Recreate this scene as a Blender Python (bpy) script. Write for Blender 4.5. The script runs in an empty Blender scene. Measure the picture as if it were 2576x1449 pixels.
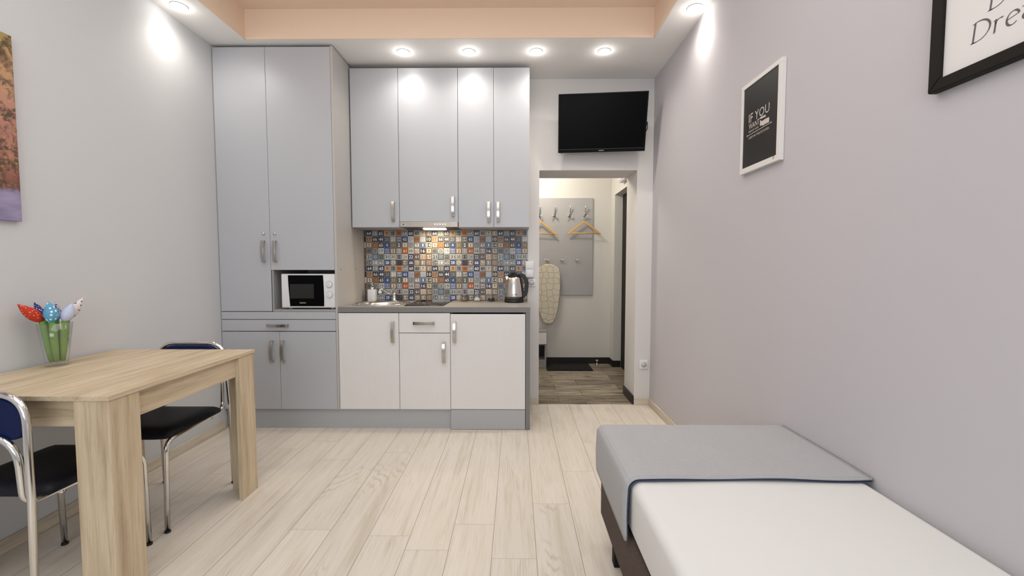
import bpy, bmesh, math, random
from mathutils import Vector, Matrix
random.seed(7)
scene = bpy.context.scene
COL = scene.collection
PI = math.pi

# ------------------------------------------------------------------ colours and materials
def lin(c):
    c = c / 255.0
    return c / 12.92 if c <= 0.04045 else ((c + 0.055) / 1.055) ** 2.4
def S(r, g, b): return (lin(r), lin(g), lin(b), 1.0)

class NT:
    """small helper round a node tree"""
    def __init__(self, name):
        self.m = bpy.data.materials.new(name); self.m.use_nodes = True
        self.t = self.m.node_tree; self.p = self.t.nodes['Principled BSDF']
        self.out = self.t.nodes['Material Output']
    def n(self, kind, **kw):
        nd = self.t.nodes.new(kind)
        for k, v in kw.items(): setattr(nd, k, v)
        return nd
    def l(self, a, b): self.t.links.new(a, b)
    def math(self, op, a, b=None, c=None):
        nd = self.n('ShaderNodeMath', operation=op)
        for i, v in enumerate((a, b, c)):
            if v is None: continue
            if isinstance(v, (int, float)): nd.inputs[i].default_value = v
            else: self.l(v, nd.inputs[i])
        return nd.outputs[0]
    def mix(self, fac, a, b, blend='MIX'):
        nd = self.n('ShaderNodeMix', data_type='RGBA', blend_type=blend)
        for s, v in ((nd.inputs[0], fac), (nd.inputs[6], a), (nd.inputs[7], b)):
            if isinstance(v, (int, float)): s.default_value = v
            elif isinstance(v, tuple): s.default_value = v
            else: self.l(v, s)
        return nd.outputs[2]
    def coord(self, which='Object'):
        return self.n('ShaderNodeTexCoord').outputs[which]
    def mapping(self, vec, scale=(1, 1, 1), loc=(0, 0, 0), rot=(0, 0, 0)):
        nd = self.n('ShaderNodeMapping'); self.l(vec, nd.inputs[0])
        nd.inputs['Scale'].default_value = scale; nd.inputs['Location'].default_value = loc; nd.inputs['Rotation'].default_value = rot
        return nd.outputs[0]
    def noise(self, vec, scale=5, detail=3, rough=.5, dist=0):
        nd = self.n('ShaderNodeTexNoise'); self.l(vec, nd.inputs['Vector'])
        nd.inputs['Scale'].default_value = scale; nd.inputs['Detail'].default_value = detail
        nd.inputs['Roughness'].default_value = rough; nd.inputs['Distortion'].default_value = dist
        return nd.outputs['Fac']
    def ramp(self, fac, stops, interp='LINEAR'):
        nd = self.n('ShaderNodeValToRGB'); self.l(fac, nd.inputs[0])
        cr = nd.color_ramp; cr.interpolation = interp
        while len(cr.elements) < len(stops): cr.elements.new(.5)
        for e, (p, c) in zip(cr.elements, stops):
            e.position = p; e.color = c if len(c) == 4 else tuple(c) + (1,)
        return nd.outputs[0]
    def bump(self, h, strength=.1, dist=.002):
        nd = self.n('ShaderNodeBump'); self.l(h, nd.inputs['Height'])
        nd.inputs['Strength'].default_value = strength; nd.inputs['Distance'].default_value = dist
        self.l(nd.outputs[0], self.p.inputs['Normal'])
    def base(self, c):
        if isinstance(c, tuple): self.p.inputs['Base Color'].default_value = c
        else: self.l(c, self.p.inputs['Base Color'])
    def set(self, **kw):
        for k, v in kw.items(): self.p.inputs[k.replace('_', ' ')].default_value = v

def plain(name, col, rough=.5, metal=0., var=.04, scale=3., bump=0., bscale=200., **kw):
    t = NT(name)
    c = t.coord()
    f = t.noise(c, scale, 2)
    d = tuple(x * (1 - var) for x in col[:3]) + (1,); u = tuple(min(1, x * (1 + var)) for x in col[:3]) + (1,)
    t.base(t.mix(f, d, u)); t.set(Roughness=rough, Metallic=metal, **kw)
    if bump: t.bump(t.noise(c, bscale, 2), bump)
    return t.m

def emis(name, col, strength):
    t = NT(name); t.base(col); t.p.inputs['Emission Color'].default_value = col
    t.p.inputs['Emission Strength'].default_value = strength
    return t.m

def wood(name, base, dark, light, axis, fine=1.0, rough=.5):
    """straight grained board, grain running along axis 0, 1 or 2"""
    t = NT(name); c = t.coord()
    sc = [22 * fine] * 3; sc[axis] = 1.3 * fine
    g = t.noise(t.mapping(c, tuple(sc)), 1.6, 6, .62, .35)
    sc2 = [60 * fine] * 3; sc2[axis] = 2.5 * fine
    g2 = t.noise(t.mapping(c, tuple(sc2)), 2.2, 4, .7)
    col = t.ramp(g, [(.30, dark), (.46, base), (.62, light), (.8, base)])
    col = t.mix(t.ramp(g2, [(.52, (0, 0, 0)), (.70, (.55, .55, .55))]), col, dark)
    t.base(col); t.set(Roughness=rough)
    t.bump(g2, .08, .001)
    return t.m

M = {}
M['wall'] = plain('wall_paint', S(206, 207, 209), .75, var=.012, scale=1.5, bump=.04, bscale=260)
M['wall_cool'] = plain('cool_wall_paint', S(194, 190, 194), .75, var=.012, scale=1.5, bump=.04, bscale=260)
M['ceil'] = plain('ceiling_paint', S(240, 238, 235), .8, var=.01)
M['tray'] = plain('tray_paint_led_tint', S(236, 213, 192), .8, var=.03, scale=.9)  # peach LED glow put into the tray's base colour
M['hallwall'] = plain('hall_wall_paint', S(207, 205, 200), .8, var=.012)
M['grey'] = plain('grey_laminate', S(180, 182, 187), .38, var=.015, scale=2)
M['grey_side'] = plain('grey_laminate_side', S(182, 179, 176), .45, var=.015, scale=2)
M['grey_dark'] = plain('grey_kickboard', S(172, 174, 177), .45, var=.02)
M['inner'] = plain('carcass_interior', S(70, 70, 72), .7)
M['nich'] = plain('niche_board', S(158, 158, 158), .55)
M['white_door'] = None
M['worktop'] = plain('worktop_laminate', S(150, 145, 139), .42, var=.07, scale=18)
M['worktop_edge'] = plain('worktop_edge_laminate', S(122, 121, 120), .5, var=.06, scale=18)
M['chrome'] = plain('polished_chrome', S(225, 224, 222), .12, 1., var=.02)
M['handle'] = plain('satin_chrome', S(184, 180, 174), .2, 1., var=.03)
M['steel'] = plain('brushed_steel', S(222, 219, 214), .22, 1., var=.05, scale=8)
M['black'] = plain('black_plastic', S(10, 10, 11), .42, var=.1)
M['tvframe'] = plain('tv_bezel', S(8, 8, 9), .6, var=.1, Specular_IOR_Level=.12)
M['screen'] = plain('dark_screen', S(6, 6, 7), .3, var=.1, Specular_IOR_Level=.06)
M['hobglass'] = plain('black_hob_glass', S(8, 8, 9), .025, var=.1, Specular_IOR_Level=.9)
M['white'] = plain('white_plastic', S(226, 226, 228), .35, var=.01)
M['white_warm'] = plain('white_frame_paint', S(226, 222, 218), .45, var=.01)
M['navy'] = plain('navy_vinyl', S(6, 24, 68), .55, var=.12, scale=30, bump=.25, bscale=320, Specular_IOR_Level=.2)
M['navy_seat'] = plain('dark_navy_vinyl', S(8, 10, 22), .5, var=.15, scale=30, bump=.3, bscale=320, Specular_IOR_Level=.3)
M['sheet'] = plain('white_cotton_sheet', S(219, 218, 216), .9, var=.012, scale=4, bump=.12, bscale=40)
M['lining'] = plain('blue_blanket_edge', S(62, 74, 104), .9, var=.1, scale=40)
M['frame_dark'] = plain('dark_brown_frame', S(20, 15, 9), .6, var=.2, scale=6, Specular_IOR_Level=.25)
M['paper'] = plain('white_paper', S(226, 222, 220), .6, var=.008)
M['ink'] = plain('dark_grey_ink', S(96, 90, 90), .7)
M['poster'] = plain('black_poster', S(16, 13, 11), .42, var=.1)
M['poster_ink'] = plain('pale_poster_print', S(205, 196, 186), .6)
M['door_dark'] = plain('wenge_door', S(9, 7, 6), .7, var=.2, scale=5)
M['mat'] = plain('black_doormat_fibre', S(14, 13, 13), .95, var=.3, scale=60, bump=.6, bscale=300)
M['blackbase'] = plain('dark_tile_skirting', S(26, 24, 22), .4, var=.2)
M['base'] = wood('pale_wood_skirting', S(202, 190, 172), S(178, 162, 140), S(214, 204, 188), 1, .6, .6)
M['hanger'] = plain('varnished_wood', S(206, 160, 84), .4, var=.12, scale=14)
M['ribbon'] = plain('silver_hook_metal', S(205, 203, 200), .2, 1.)
M['glass'] = None

t = NT('clear_glass')
f = t.noise(t.coord(), 3, 1)
tr = t.n('ShaderNodeBsdfTransparent'); t.l(t.ramp(f, [(0, (.965, .98, .974)), (1, (.985, .992, .99))]), tr.inputs[0])
gs = t.n('ShaderNodeBsdfGlossy'); gs.inputs['Roughness'].default_value = .03
fz = t.n('ShaderNodeLayerWeight'); fz.inputs[0].default_value = .5; fz_ = t.math('ADD', t.math('MULTIPLY', t.math('POWER', fz.outputs['Facing'], 2.5), .55), .085)
mx = t.n('ShaderNodeMixShader'); t.l(fz_, mx.inputs[0]); t.l(tr.outputs[0], mx.inputs[1]); t.l(gs.outputs[0], mx.inputs[2])
t.l(mx.outputs[0], t.out.inputs[0])
M['glass'] = t.m

t = NT('white_woodgrain_front'); c = t.coord()
g = t.noise(t.mapping(c, (40, 40, 3)), 2, 5, .6)
t.base(t.ramp(g, [(.3, S(222, 220, 218)), (.7, S(224, 222, 220))])); t.set(Roughness=.42)
M['white_door'] = t.m

# pale oak laminate floor: boards .185 wide running into the room, staggered end joints
t = NT('pale_oak_laminate'); c = t.coord()
sx = t.n('ShaderNodeSeparateXYZ'); t.l(c, sx.inputs[0])
u = t.math('DIVIDE', t.math('ADD', sx.outputs[0], .098 + 1.85), .185)
pi_ = t.math('FLOOR', u); fu = t.math('FRACT', u)
wn = t.n('ShaderNodeTexWhiteNoise', noise_dimensions='1D'); t.l(pi_, wn.inputs['W'])
v = t.math('ADD', t.math('DIVIDE', sx.outputs[1], 1.285), wn.outputs['Value'])
pj = t.math('FLOOR', v); fv = t.math('FRACT', v)
cid = t.n('ShaderNodeCombineXYZ'); t.l(pi_, cid.inputs[0]); t.l(pj, cid.inputs[1])
wn2 = t.n('ShaderNodeTexWhiteNoise', noise_dimensions='3D'); t.l(cid.outputs[0], wn2.inputs['Vector'])
off = t.n('ShaderNodeVectorMath', operation='SCALE'); t.l(wn2.outputs['Color'], off.inputs[0]); off.inputs['Scale'].default_value = 37
add = t.n('ShaderNodeVectorMath', operation='ADD'); t.l(c, add.inputs[0]); t.l(off.outputs[0], add.inputs[1])
g1 = t.noise(t.mapping(add.outputs[0], (16, 1.1, 1)), 1.2, 6, .6, .8)
g2 = t.noise(t.mapping(add.outputs[0], (75, 3.2, 1)), 1.5, 4, .65, .3)
kn = t.noise(t.mapping(add.outputs[0], (6, 2.2, 1)), 1.3, 2, .5, .6)
wv = t.n('ShaderNodeTexWave', wave_type='RINGS', rings_direction='SPHERICAL'); t.l(t.mapping(add.outputs[0], (9, 1.6, 1)), wv.inputs['Vector'])
wv.inputs['Scale'].default_value = 3.2; wv.inputs['Distortion'].default_value = 5.5; wv.inputs['Detail'].default_value = 3; wv.inputs['Detail Scale'].default_value = 1.2
col = t.ramp(g1, [(.28, S(204, 194, 178)), (.45, S(218, 209, 196)), (.62, S(223, 215, 204)), (.8, S(213, 204, 191))])
col = t.mix(t.ramp(g2, [(.5, (0, 0, 0)), (.72, (.35, .35, .35))]), col, S(184, 170, 153))
rk = t.math('MULTIPLY', t.ramp(kn, [(.55, (0, 0, 0)), (.68, (1, 1, 1))]), t.ramp(wv.outputs['Fac'], [(.0, (.42, .42, .42)), (.45, (0, 0, 0))]))
col = t.mix(rk, col, S(176, 156, 134))
tone = t.ramp(wn2.outputs['Value'], [(0, (.93, .93, .93)), (1, (1.0, .995, .985))])
col = t.mix(1.0, col, tone, 'MULTIPLY')
eu = t.math('LESS_THAN', t.math('MINIMUM', fu, t.math('SUBTRACT', 1.0, fu)), .0085)
ev = t.math('LESS_THAN', t.math('MINIMUM', fv, t.math('SUBTRACT', 1.0, fv)), .0011)
edge = t.math('MAXIMUM', eu, t.math('MULTIPLY', ev, .6))
col = t.mix(t.math('MULTIPLY', edge, .7), col, S(130, 116, 100))
t.base(col); t.set(Roughness=.42); t.bump(t.math('SUBTRACT', g2, edge), .06, .001)
M['floor'] = t.m

# hallway: dark wood-look tiles running across
t = NT('dark_wood_look_tile'); c = t.coord()
br = t.n('ShaderNodeTexBrick'); t.l(c, br.inputs['Vector']); br.offset = .37
br.inputs['Scale'].default_value = 1; br.inputs['Brick Width'].default_value = .62; br.inputs['Row Height'].default_value = .185
br.inputs['Mortar Size'].default_value = .0025; br.inputs['Mortar Smooth'].default_value = .1
br.inputs['Color1'].default_value = S(126, 117, 104); br.inputs['Color2'].default_value = S(170, 161, 147); br.inputs['Mortar'].default_value = S(70, 62, 52)
g = t.noise(t.mapping(c, (2.2, 9, 1)), 2.0, 5, .65, .6)
g3 = t.noise(t.mapping(c, (3, 20, 1)), 2.4, 4, .6)
col = t.mix(1.0, br.outputs['Color'], t.ramp(g, [(.32, (.35, .32, .28)), (.5, (.9, .87, .82)), (.7, (1.2, 1.16, 1.1))]), 'MULTIPLY')
col = t.mix(1.0, col, t.ramp(g3, [(.3, (.75, .73, .7)), (.6, (1.05, 1.04, 1.02))]), 'MULTIPLY')
t.base(col); t.set(Roughness=.4)
M['halltile'] = t.m

OAK = (S(196, 177, 147), S(160, 141, 113), S(209, 192, 164))
for nm, ax in (('oak_x', 0), ('oak_y', 1), ('oak_z', 2)): M[nm] = wood('sonoma_' + nm, *OAK, ax, .8, .5)

# grey ribbed bedspread
t = NT('grey_ribbed_cover'); c = t.coord()
wv = t.n('ShaderNodeTexWave', bands_direction='X'); t.l(c, wv.inputs['Vector']); wv.inputs['Scale'].default_value = 28; wv.inputs['Distortion'].default_value = .5
wv.inputs['Detail Scale'].default_value = 3
f = t.noise(c, 90, 3); f2 = t.noise(c, 4, 2)
col = t.mix(f, S(162, 162, 164), S(174, 173, 174)); col = t.mix(t.math('MULTIPLY', wv.outputs['Fac'], .25), col, S(160, 161, 166))
col = t.mix(t.math('MULTIPLY', f2, .3), col, S(178, 178, 182))
t.base(col); t.set(Roughness=.95); t.bump(t.math('ADD', wv.outputs['Fac'], f), .35, .002)
M['cover'] = t.m

t = NT('brown_upholstery'); c = t.coord()
f = t.noise(c, 120, 4, .7); f2 = t.noise(c, 25, 3)
col = t.mix(f, S(38, 28, 24), S(104, 86, 76)); col = t.mix(t.math('MULTIPLY', f2, .5), col, S(62, 48, 42))
t.base(col); t.set(Roughness=.95); t.bump(f, .5, .002)
M['brown'] = t.m

# ironing board cover: cream cloth with dark cell lines
t = NT('cell_pattern_cloth'); c = t.coord()
sp_ = t.n('ShaderNodeSeparateXYZ'); t.l(c, sp_.inputs[0]); cb_ = t.n('ShaderNodeCombineXYZ'); t.l(sp_.outputs[0], cb_.inputs[0]); t.l(sp_.outputs[2], cb_.inputs[1])
vo = t.n('ShaderNodeTexVoronoi', feature='DISTANCE_TO_EDGE', voronoi_dimensions='2D'); t.l(cb_.outputs[0], vo.inputs['Vector']); vo.inputs['Scale'].default_value = 14; vo.inputs['Randomness'].default_value = .5
col = t.mix(t.math('LESS_THAN', vo.outputs['Distance'], .02), S(206, 198, 180), S(98, 90, 80))
t.base(col); t.set(Roughness=.9); M['cells'] = t.m

def dots(name, bg, fg, scale, size, rand=.6, warp=0):
    t = NT(name); c = t.coord()
    vo = t.n('ShaderNodeTexVoronoi'); t.l(c, vo.inputs['Vector']); vo.inputs['Scale'].default_value = scale; vo.inputs['Randomness'].default_value = rand
    t.base(t.mix(t.math('LESS_THAN', vo.outputs['Distance'], size), bg, fg)); t.set(Roughness=.85)
    return t.m
M['tulip_red'] = dots('red_dotted_cotton', S(190, 52, 28), S(232, 140, 110), 95, .28)
M['tulip_navy'] = dots('navy_dotted_cotton', S(44, 46, 108), S(216, 214, 232), 120, .30)
M['tulip_blue'] = dots('blue_dotted_cotton', S(94, 164, 200), S(232, 244, 250), 58, .27, .4)
M['tulip_lilac'] = plain('pale_blue_cotton', S(196, 204, 230), .85, var=.03, scale=40)
M['tulip_print'] = dots('white_printed_cotton', S(226, 214, 216), S(70, 62, 72), 75, .26, 1.)
M['tulip_print2'] = dots('pale_blue_printed_cotton', S(170, 180, 205), S(48, 44, 66), 95, .34, 1.)
M['felt'] = plain('green_felt', S(116, 158, 76), .9, var=.12, scale=40)
M['felt2'] = plain('dark_green_felt', S(88, 134, 60), .9, var=.12, scale=40)

# printed canvas: warm blurred foliage over a wall with violet ground
t = NT('printed_canvas'); c = t.coord(); sp = t.n('ShaderNodeSeparateXYZ'); t.l(c, sp.inputs[0])
z = sp.outputs[2]
gr = t.ramp(t.math('DIVIDE', z, .80), [(0, S(120, 108, 150)), (.13, S(150, 140, 176)), (.18, S(112, 70, 62)), (.3, S(176, 118, 96)), (.55, S(182, 128, 116)), (.72, S(190, 146, 112)), (.9, S(178, 142, 92)), (1, S(146, 140, 78))])
n1 = t.noise(c, 26, 5, .7, .4); n2 = t.noise(t.mapping(c, (1, 1, .7), (3, 1, 2)), 17, 4, .65, 1.0); n3 = t.noise(c, 55, 4, .7)
col = t.mix(t.ramp(n1, [(.47, (0, 0, 0)), (.58, (.9, .9, .9))]), gr, S(70, 62, 44))
col = t.mix(t.ramp(n2, [(.50, (0, 0, 0)), (.62, (.8, .8, .8))]), col, S(92, 66, 56))
col = t.mix(t.ramp(n3, [(.55, (0, 0, 0)), (.7, (.6, .6, .6))]), col, S(206, 170, 110))
lowm = t.ramp(t.math('DIVIDE', z, .80), [(.14, (1, 1, 1)), (.17, (0, 0, 0))])
low = t.mix(t.noise(t.mapping(c, (1, 1, 3)), 8, 4), S(96, 86, 118), S(176, 168, 200))
col = t.mix(lowm, col, low)
t.base(col); t.set(Roughness=.6); M['canvas'] = t.m

# vertex colour material for the little enamel number tiles
t = NT('number_tile_print'); vc = t.n('ShaderNodeVertexColor'); vc.layer_name = 'Col'
f = t.noise(t.coord(), 260, 3, .7)
t.base(t.mix(1.0, vc.outputs[0], t.ramp(f, [(.3, (.82, .80, .78)), (.65, (1, 1, 1))]), 'MULTIPLY')); t.set(Roughness=.42)
M['tiles'] = t.m

M['lamp'] = emis('downlight_lens_glow', (1, .96, .9, 1), 14)
M['hoodlamp'] = emis('hood_lamp_glow', (1, .86, .62, 1), 9)
M['led'] = emis('button_glow', (1, 1, 1, 1), 1.2)

# ------------------------------------------------------------------ mesh builder
class MB:
    def __init__(s): s.v = []; s.f = []; s.mi = []; s.sm = []; s.c = []
    def add(s, vs, fs, mi=0, smooth=False, col=None):
        b = len(s.v); s.v += [tuple(v) for v in vs]
        for f in fs:
            s.f.append(tuple(b + i for i in f)); s.mi.append(mi); s.sm.append(smooth); s.c.append(col)
        return s
    def box(s, x0, x1, y0, y1, z0, z1, mi=0, col=None):
        vs = [(x, y, z) for z in (z0, z1) for y in (y0, y1) for x in (x0, x1)]
        return s.add(vs, [(0, 2, 3, 1), (4, 5, 7, 6), (0, 1, 5, 4), (2, 6, 7, 3), (0, 4, 6, 2), (1, 3, 7, 5)], mi, False, col)
    def rbox(s, x0, x1, y0, y1, z0, z1, r, seg=3, mi=0, drop=None):
        bm = bmesh.new(); bmesh.ops.create_cube(bm, size=1)
        for v in bm.verts:
            v.co = Vector((x0 + (v.co.x + .5) * (x1 - x0), y0 + (v.co.y + .5) * (y1 - y0), z0 + (v.co.z + .5) * (z1 - z0)))
        bmesh.ops.bevel(bm, geom=list(bm.edges), offset=r, segments=seg, affect='EDGES', profile=.5)
        if drop: bmesh.ops.delete(bm, geom=[f for f in bm.faces if drop(f)], context='FACES')
        bm.verts.index_update()
        s.add([v.co[:] for v in bm.verts], [[v.index for v in f.verts] for f in bm.faces], mi, True)
        bm.free(); return s
    def lathe(s, prof, cx, cy, seg=32, mi=0, smooth=True, cap=True):
        vs = []; n = len(prof)
        for r, z in prof:
            for k in range(seg):
                a = 2 * PI * k / seg; vs.append((cx + r * math.cos(a), cy + r * math.sin(a), z))
        fs = [(i * seg + k, i * seg + (k + 1) % seg, (i + 1) * seg + (k + 1) % seg, (i + 1) * seg + k) for i in range(n - 1) for k in range(seg)]
        if cap: fs += [tuple(range(seg - 1, -1, -1)), tuple((n - 1) * seg + k for k in range(seg))]
        return s.add(vs, fs, mi, smooth)
    def cyl(s, p0, p1, r, seg=20, mi=0, r2=None): return s.tube([p0, p1], r, seg, mi, radii=[r, r if r2 is None else r2])
    def tube(s, pts, r, seg=12, mi=0, radii=None, flat=None):
        """sweep a round (or flat = (half width, half thickness, up vector)) section along pts"""
        P = [Vector(p) for p in pts]; n = len(P); vs = []
        T = []
        for i in range(n):
            d = (P[min(i + 1, n - 1)] - P[max(i - 1, 0)]); T.append(d.normalized())
        if flat: up = Vector(flat[2])
        else:
            up = Vector((0, 0, 1)) if abs(T[0].z) < .9 else Vector((1, 0, 0))
        N = (up - T[0] * up.dot(T[0])).normalized()
        for i in range(n):
            if i: N = (N - T[i] * N.dot(T[i])).normalized()
            if flat: N = (up - T[i] * up.dot(T[i])).normalized()
            B = T[i].cross(N); rr = radii[i] if radii else r
            if flat:
                for a, b in ((-1, -1), (1, -1), (1, 1), (-1, 1)): vs.append(P[i] + N * (a * flat[0]) + B * (b * flat[1]))
            else:
                for k in range(seg):
                    a = 2 * PI * k / seg; vs.append(P[i] + (N * math.cos(a) + B * math.sin(a)) * rr)
        m = 4 if flat else seg
        fs = [(i * m + k, i * m + (k + 1) % m, (i + 1) * m + (k + 1) % m, (i + 1) * m + k) for i in range(n - 1) for k in range(m)]
        fs += [tuple(range(m - 1, -1, -1)), tuple((n - 1) * m + k for k in range(m))]
        return s.add(vs, fs, mi, not flat)
    def prism(s, pts, axis, a, b, mi=0):
        """extrude a 2D outline along axis from a to b"""
        def p3(p, h):
            return {0: (h, p[0], p[1]), 1: (p[0], h, p[1]), 2: (p[0], p[1], h)}[axis]
        n = len(pts); vs = [p3(p, a) for p in pts] + [p3(p, b) for p in pts]
        return s.add(vs, [tuple(range(n - 1, -1, -1)), tuple(range(n, 2 * n))] + [(i, (i + 1) % n, n + (i + 1) % n, n + i) for i in range(n)], mi)
    def sphere(s, c, r, mi=0, seg=16, sc=(1, 1, 1)):
        vs = []; fs = []; m = seg // 2
        for i in range(m + 1):
            th = PI * i / m
            for k in range(seg):
                a = 2 * PI * k / seg
                vs.append((c[0] + r * sc[0] * math.sin(th) * math.cos(a), c[1] + r * sc[1] * math.sin(th) * math.sin(a), c[2] + r * sc[2] * math.cos(th)))
        for i in range(m):
            for k in range(seg): fs.append((i * seg + k, (i + 1) * seg + k, (i + 1) * seg + (k + 1) % seg, i * seg + (k + 1) % seg))
        return s.add(vs, fs, mi, True)

def fillet(pts, r, n=6):
    """round the corners of a polyline"""
    P = [Vector(p) for p in pts]; out = [P[0]]
    for i in range(1, len(P) - 1):
        a, b, c = P[i - 1], P[i], P[i + 1]
        rr = r[i - 1] if isinstance(r, (list, tuple)) else r
        d1 = (a - b).normalized(); d2 = (c - b).normalized()
        ang = d1.angle(d2); k = min(rr / math.tan(ang / 2), (a - b).length * .49, (c - b).length * .49)
        p1 = b + d1 * k; p2 = b + d2 * k
        for j in range(n + 1):
            u = j / n; out.append(p1 * (1 - u) ** 2 + b * 2 * u * (1 - u) + p2 * u * u)
    out.append(P[-1]); return out

def root_of(o):
    while o.parent: o = o.parent
    return o
def obj(name, mb, mats, parent=None, loc=None, bevel=0, label=None):
    """link a builder as ONE mesh; coordinates are given in the room's frame"""
    org = Vector(root_of(parent).location) if parent else Vector(loc or (0, 0, 0))
    me = bpy.data.meshes.new(name)
    me.from_pydata([Vector(v) - org for v in mb.v], [], mb.f)
    for m in (mats if isinstance(mats, (list, tuple)) else [mats]): me.materials.append(m)
    me.polygons.foreach_set('material_index', mb.mi); me.polygons.foreach_set('use_smooth', mb.sm)
    if any(c is not None for c in mb.c):
        ca = me.color_attributes.new('Col', 'FLOAT_COLOR', 'CORNER')
        for p in me.polygons:
            for li in p.loop_indices: ca.data[li].color = mb.c[p.index] or (1, 1, 1, 1)
    me.update()
    bm = bmesh.new(); bm.from_mesh(me); bmesh.ops.recalc_face_normals(bm, faces=bm.faces); bm.to_mesh(me); bm.free()
    o = bpy.data.objects.new(name, me); COL.objects.link(o)
    if parent: o.parent = parent
    else: o.location = org
    if bevel:
        b = o.modifiers.new('edge', 'BEVEL'); b.width = bevel; b.segments = 2; b.limit_method = 'ANGLE'; b.angle_limit = math.radians(40)
    if label: o['label'] = label
    return o
def tag(o, label, cat, group=None):
    o['label'] = label; o['category'] = cat
    if group: o['group'] = group
    return o
def thing(name, label, cat, loc, group=None):
    o = bpy.data.objects.new(name, None); COL.objects.link(o); o.location = loc; o.empty_display_size = .1
    return tag(o, label, cat, group)
def struct(name, mb, mats, bevel=0):
    o = obj(name, mb, mats, bevel=bevel); o['kind'] = 'structure'; return o
def dup(root, loc, rotz=0, label=None):
    r = root.copy(); COL.objects.link(r); r.location = loc; r.rotation_euler = (0, 0, rotz)
    if label: r['label'] = label
    for ch in list(root.children):
        c = ch.copy(); COL.objects.link(c); c.parent = r
        for g in ch.children:
            d = g.copy(); COL.objects.link(d); d.parent = c
    return r

# ------------------------------------------------------------------ lettering
_gl = {}
def glyphs(txt, bold=0):
    if txt not in _gl:
        cu = bpy.data.curves.new('lettering', 'FONT'); cu.body = txt; cu.size = 1; cu.resolution_u = 2; cu.offset = bold
        o = bpy.data.objects.new('lettering', cu); COL.objects.link(o)
        dg = bpy.context.evaluated_depsgraph_get(); me = bpy.data.meshes.new_from_object(o.evaluated_get(dg))
        vs = [(v.co.x, v.co.y) for v in me.vertices]; fs = [tuple(p.vertices) for p in me.polygons]
        bpy.data.objects.remove(o); bpy.data.curves.remove(cu); bpy.data.meshes.remove(me)
        x0 = min(v[0] for v in vs); x1 = max(v[0] for v in vs); y0 = min(v[1] for v in vs); y1 = max(v[1] for v in vs)
        _gl[txt] = ([((x - x0) / (x1 - x0), (y - y0) / (y1 - y0)) for x, y in vs], fs, (x1 - x0) / (y1 - y0))
    return _gl[txt]
def letter(mb, txt, org, U, V, w, h, mi=0, col=None):
    """lettering stretched over a w x h field whose lower corner is org"""
    vs, fs, asp = glyphs(txt, .018 if col else 0); org = Vector(org); U = Vector(U); V = Vector(V)
    if col and w > h * asp * 1.1: org = org + U * ((w - h * asp * 1.1) / 2); w = h * asp * 1.1
    mb.add([org + U * (x * w) + V * (y * h) for x, y in vs], fs, mi, False, col)

# ------------------------------------------------------------------ room dimensions (metres, camera foot at the origin)
XL, XR, YB, ZC = -2.14, 1.155, 3.63, 2.75
YF, YU = 3.055, 3.34
DX0, DX1, DZ, YD = .20, 1.022, 2.0, 3.955
YH = 5.18
RY = -2.0

struct('floor', MB().box(XL - .1, XR + .1, RY - .1, YB, -.08, 0), M['floor'])
struct('floor_hall', MB().box(-.7, 1.45, YB, YH + .1, -.08, -.002), M['halltile'])
struct('wall_left', MB().box(XL - .1, XL, RY, YB + .3, -.05, ZC + .25), M['wall'])
struct('wall_right', MB().box(XR, XR + .1, RY, YB, -.05, ZC + .25), M['wall_cool'])
b = MB().box(XL, DX0, YB, YD, -.05, ZC + .2).box(DX1, XR + .1, YB, YD, -.05, ZC + .2).box(DX0, DX1, YB, YD, DZ, ZC + .2)
M['wall_end'] = plain('end_wall_paint', S(217, 214, 212), .75, var=.012, scale=1.5, bump=.04, bscale=260)
struct('wall_back', b, M['wall_end'])
wx0, wx1, wz0, wz1 = -1.6, .7, .85, 2.35
b = MB().box(XL - .1, wx0, RY - .2, RY, -.05, 3).box(wx1, XR + .1, RY - .2, RY, -.05, 3).box(wx0, wx1, RY - .2, RY, -.05, wz0).box(wx0, wx1, RY - .2, RY, wz1, 3)
struct('wall_rear', b, M['wall'])
b = MB()
for x in (wx0, (wx0 + wx1) / 2 - .04, wx1 - .08): b.box(x, x + .08, RY - .14, RY - .07, wz0, wz1)
b.box(wx0, wx1, RY - .14, RY - .07, wz0, wz0 + .07).box(wx0, wx1, RY - .14, RY - .07, wz1 - .07, wz1)
struct('window_1', b, M['white'])
TX0, TX1, TY0, TY1, TZ = -1.862, .948, -1.2, 2.995, 2.95
b = MB().box(XL, TX0, RY, YB, ZC, ZC + .06).box(TX1, XR, RY, YB, ZC, ZC + .06).box(TX0, TX1, TY1, YB, ZC, ZC + .06).box(TX0, TX1, RY, TY0, ZC, ZC + .06)
struct('ceiling', b, M['ceil'])
b = MB().box(TX0, TX1, TY0, TY1, TZ, TZ + .04).box(TX0, TX0 + .006, TY0, TY1, ZC + .0005, TZ).box(TX1 - .006, TX1, TY0, TY1, ZC + .0005, TZ)
b.box(TX0, TX1, TY1 - .006, TY1, ZC + .0005, TZ).box(TX0, TX1, TY0, TY0 + .006, ZC + .0005, TZ)
struct('ceiling_tray', b, M['tray'])
struct('baseboard_left', MB().box(XL, XL + .013, RY, YF - .005, 0, .06), M['base'], .003)
struct('baseboard_right', MB().box(XR - .013, XR, RY, YB - .013, 0, .06), M['base'], .003)
mb_ = wood('pale_wood_skirting_back', S(202, 190, 172), S(178, 162, 140), S(214, 204, 188), 0, .6, .6)
struct('baseboard_back', MB().box(.108, DX0, YB - .013, YB, 0, .06).box(DX1, XR, YB - .013, YB, 0, .06), mb_, .003)
struct('baseboard_doorway', MB().box(DX1 - .012, DX1, YB + .004, YD, 0, .075), M['blackbase'])
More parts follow.
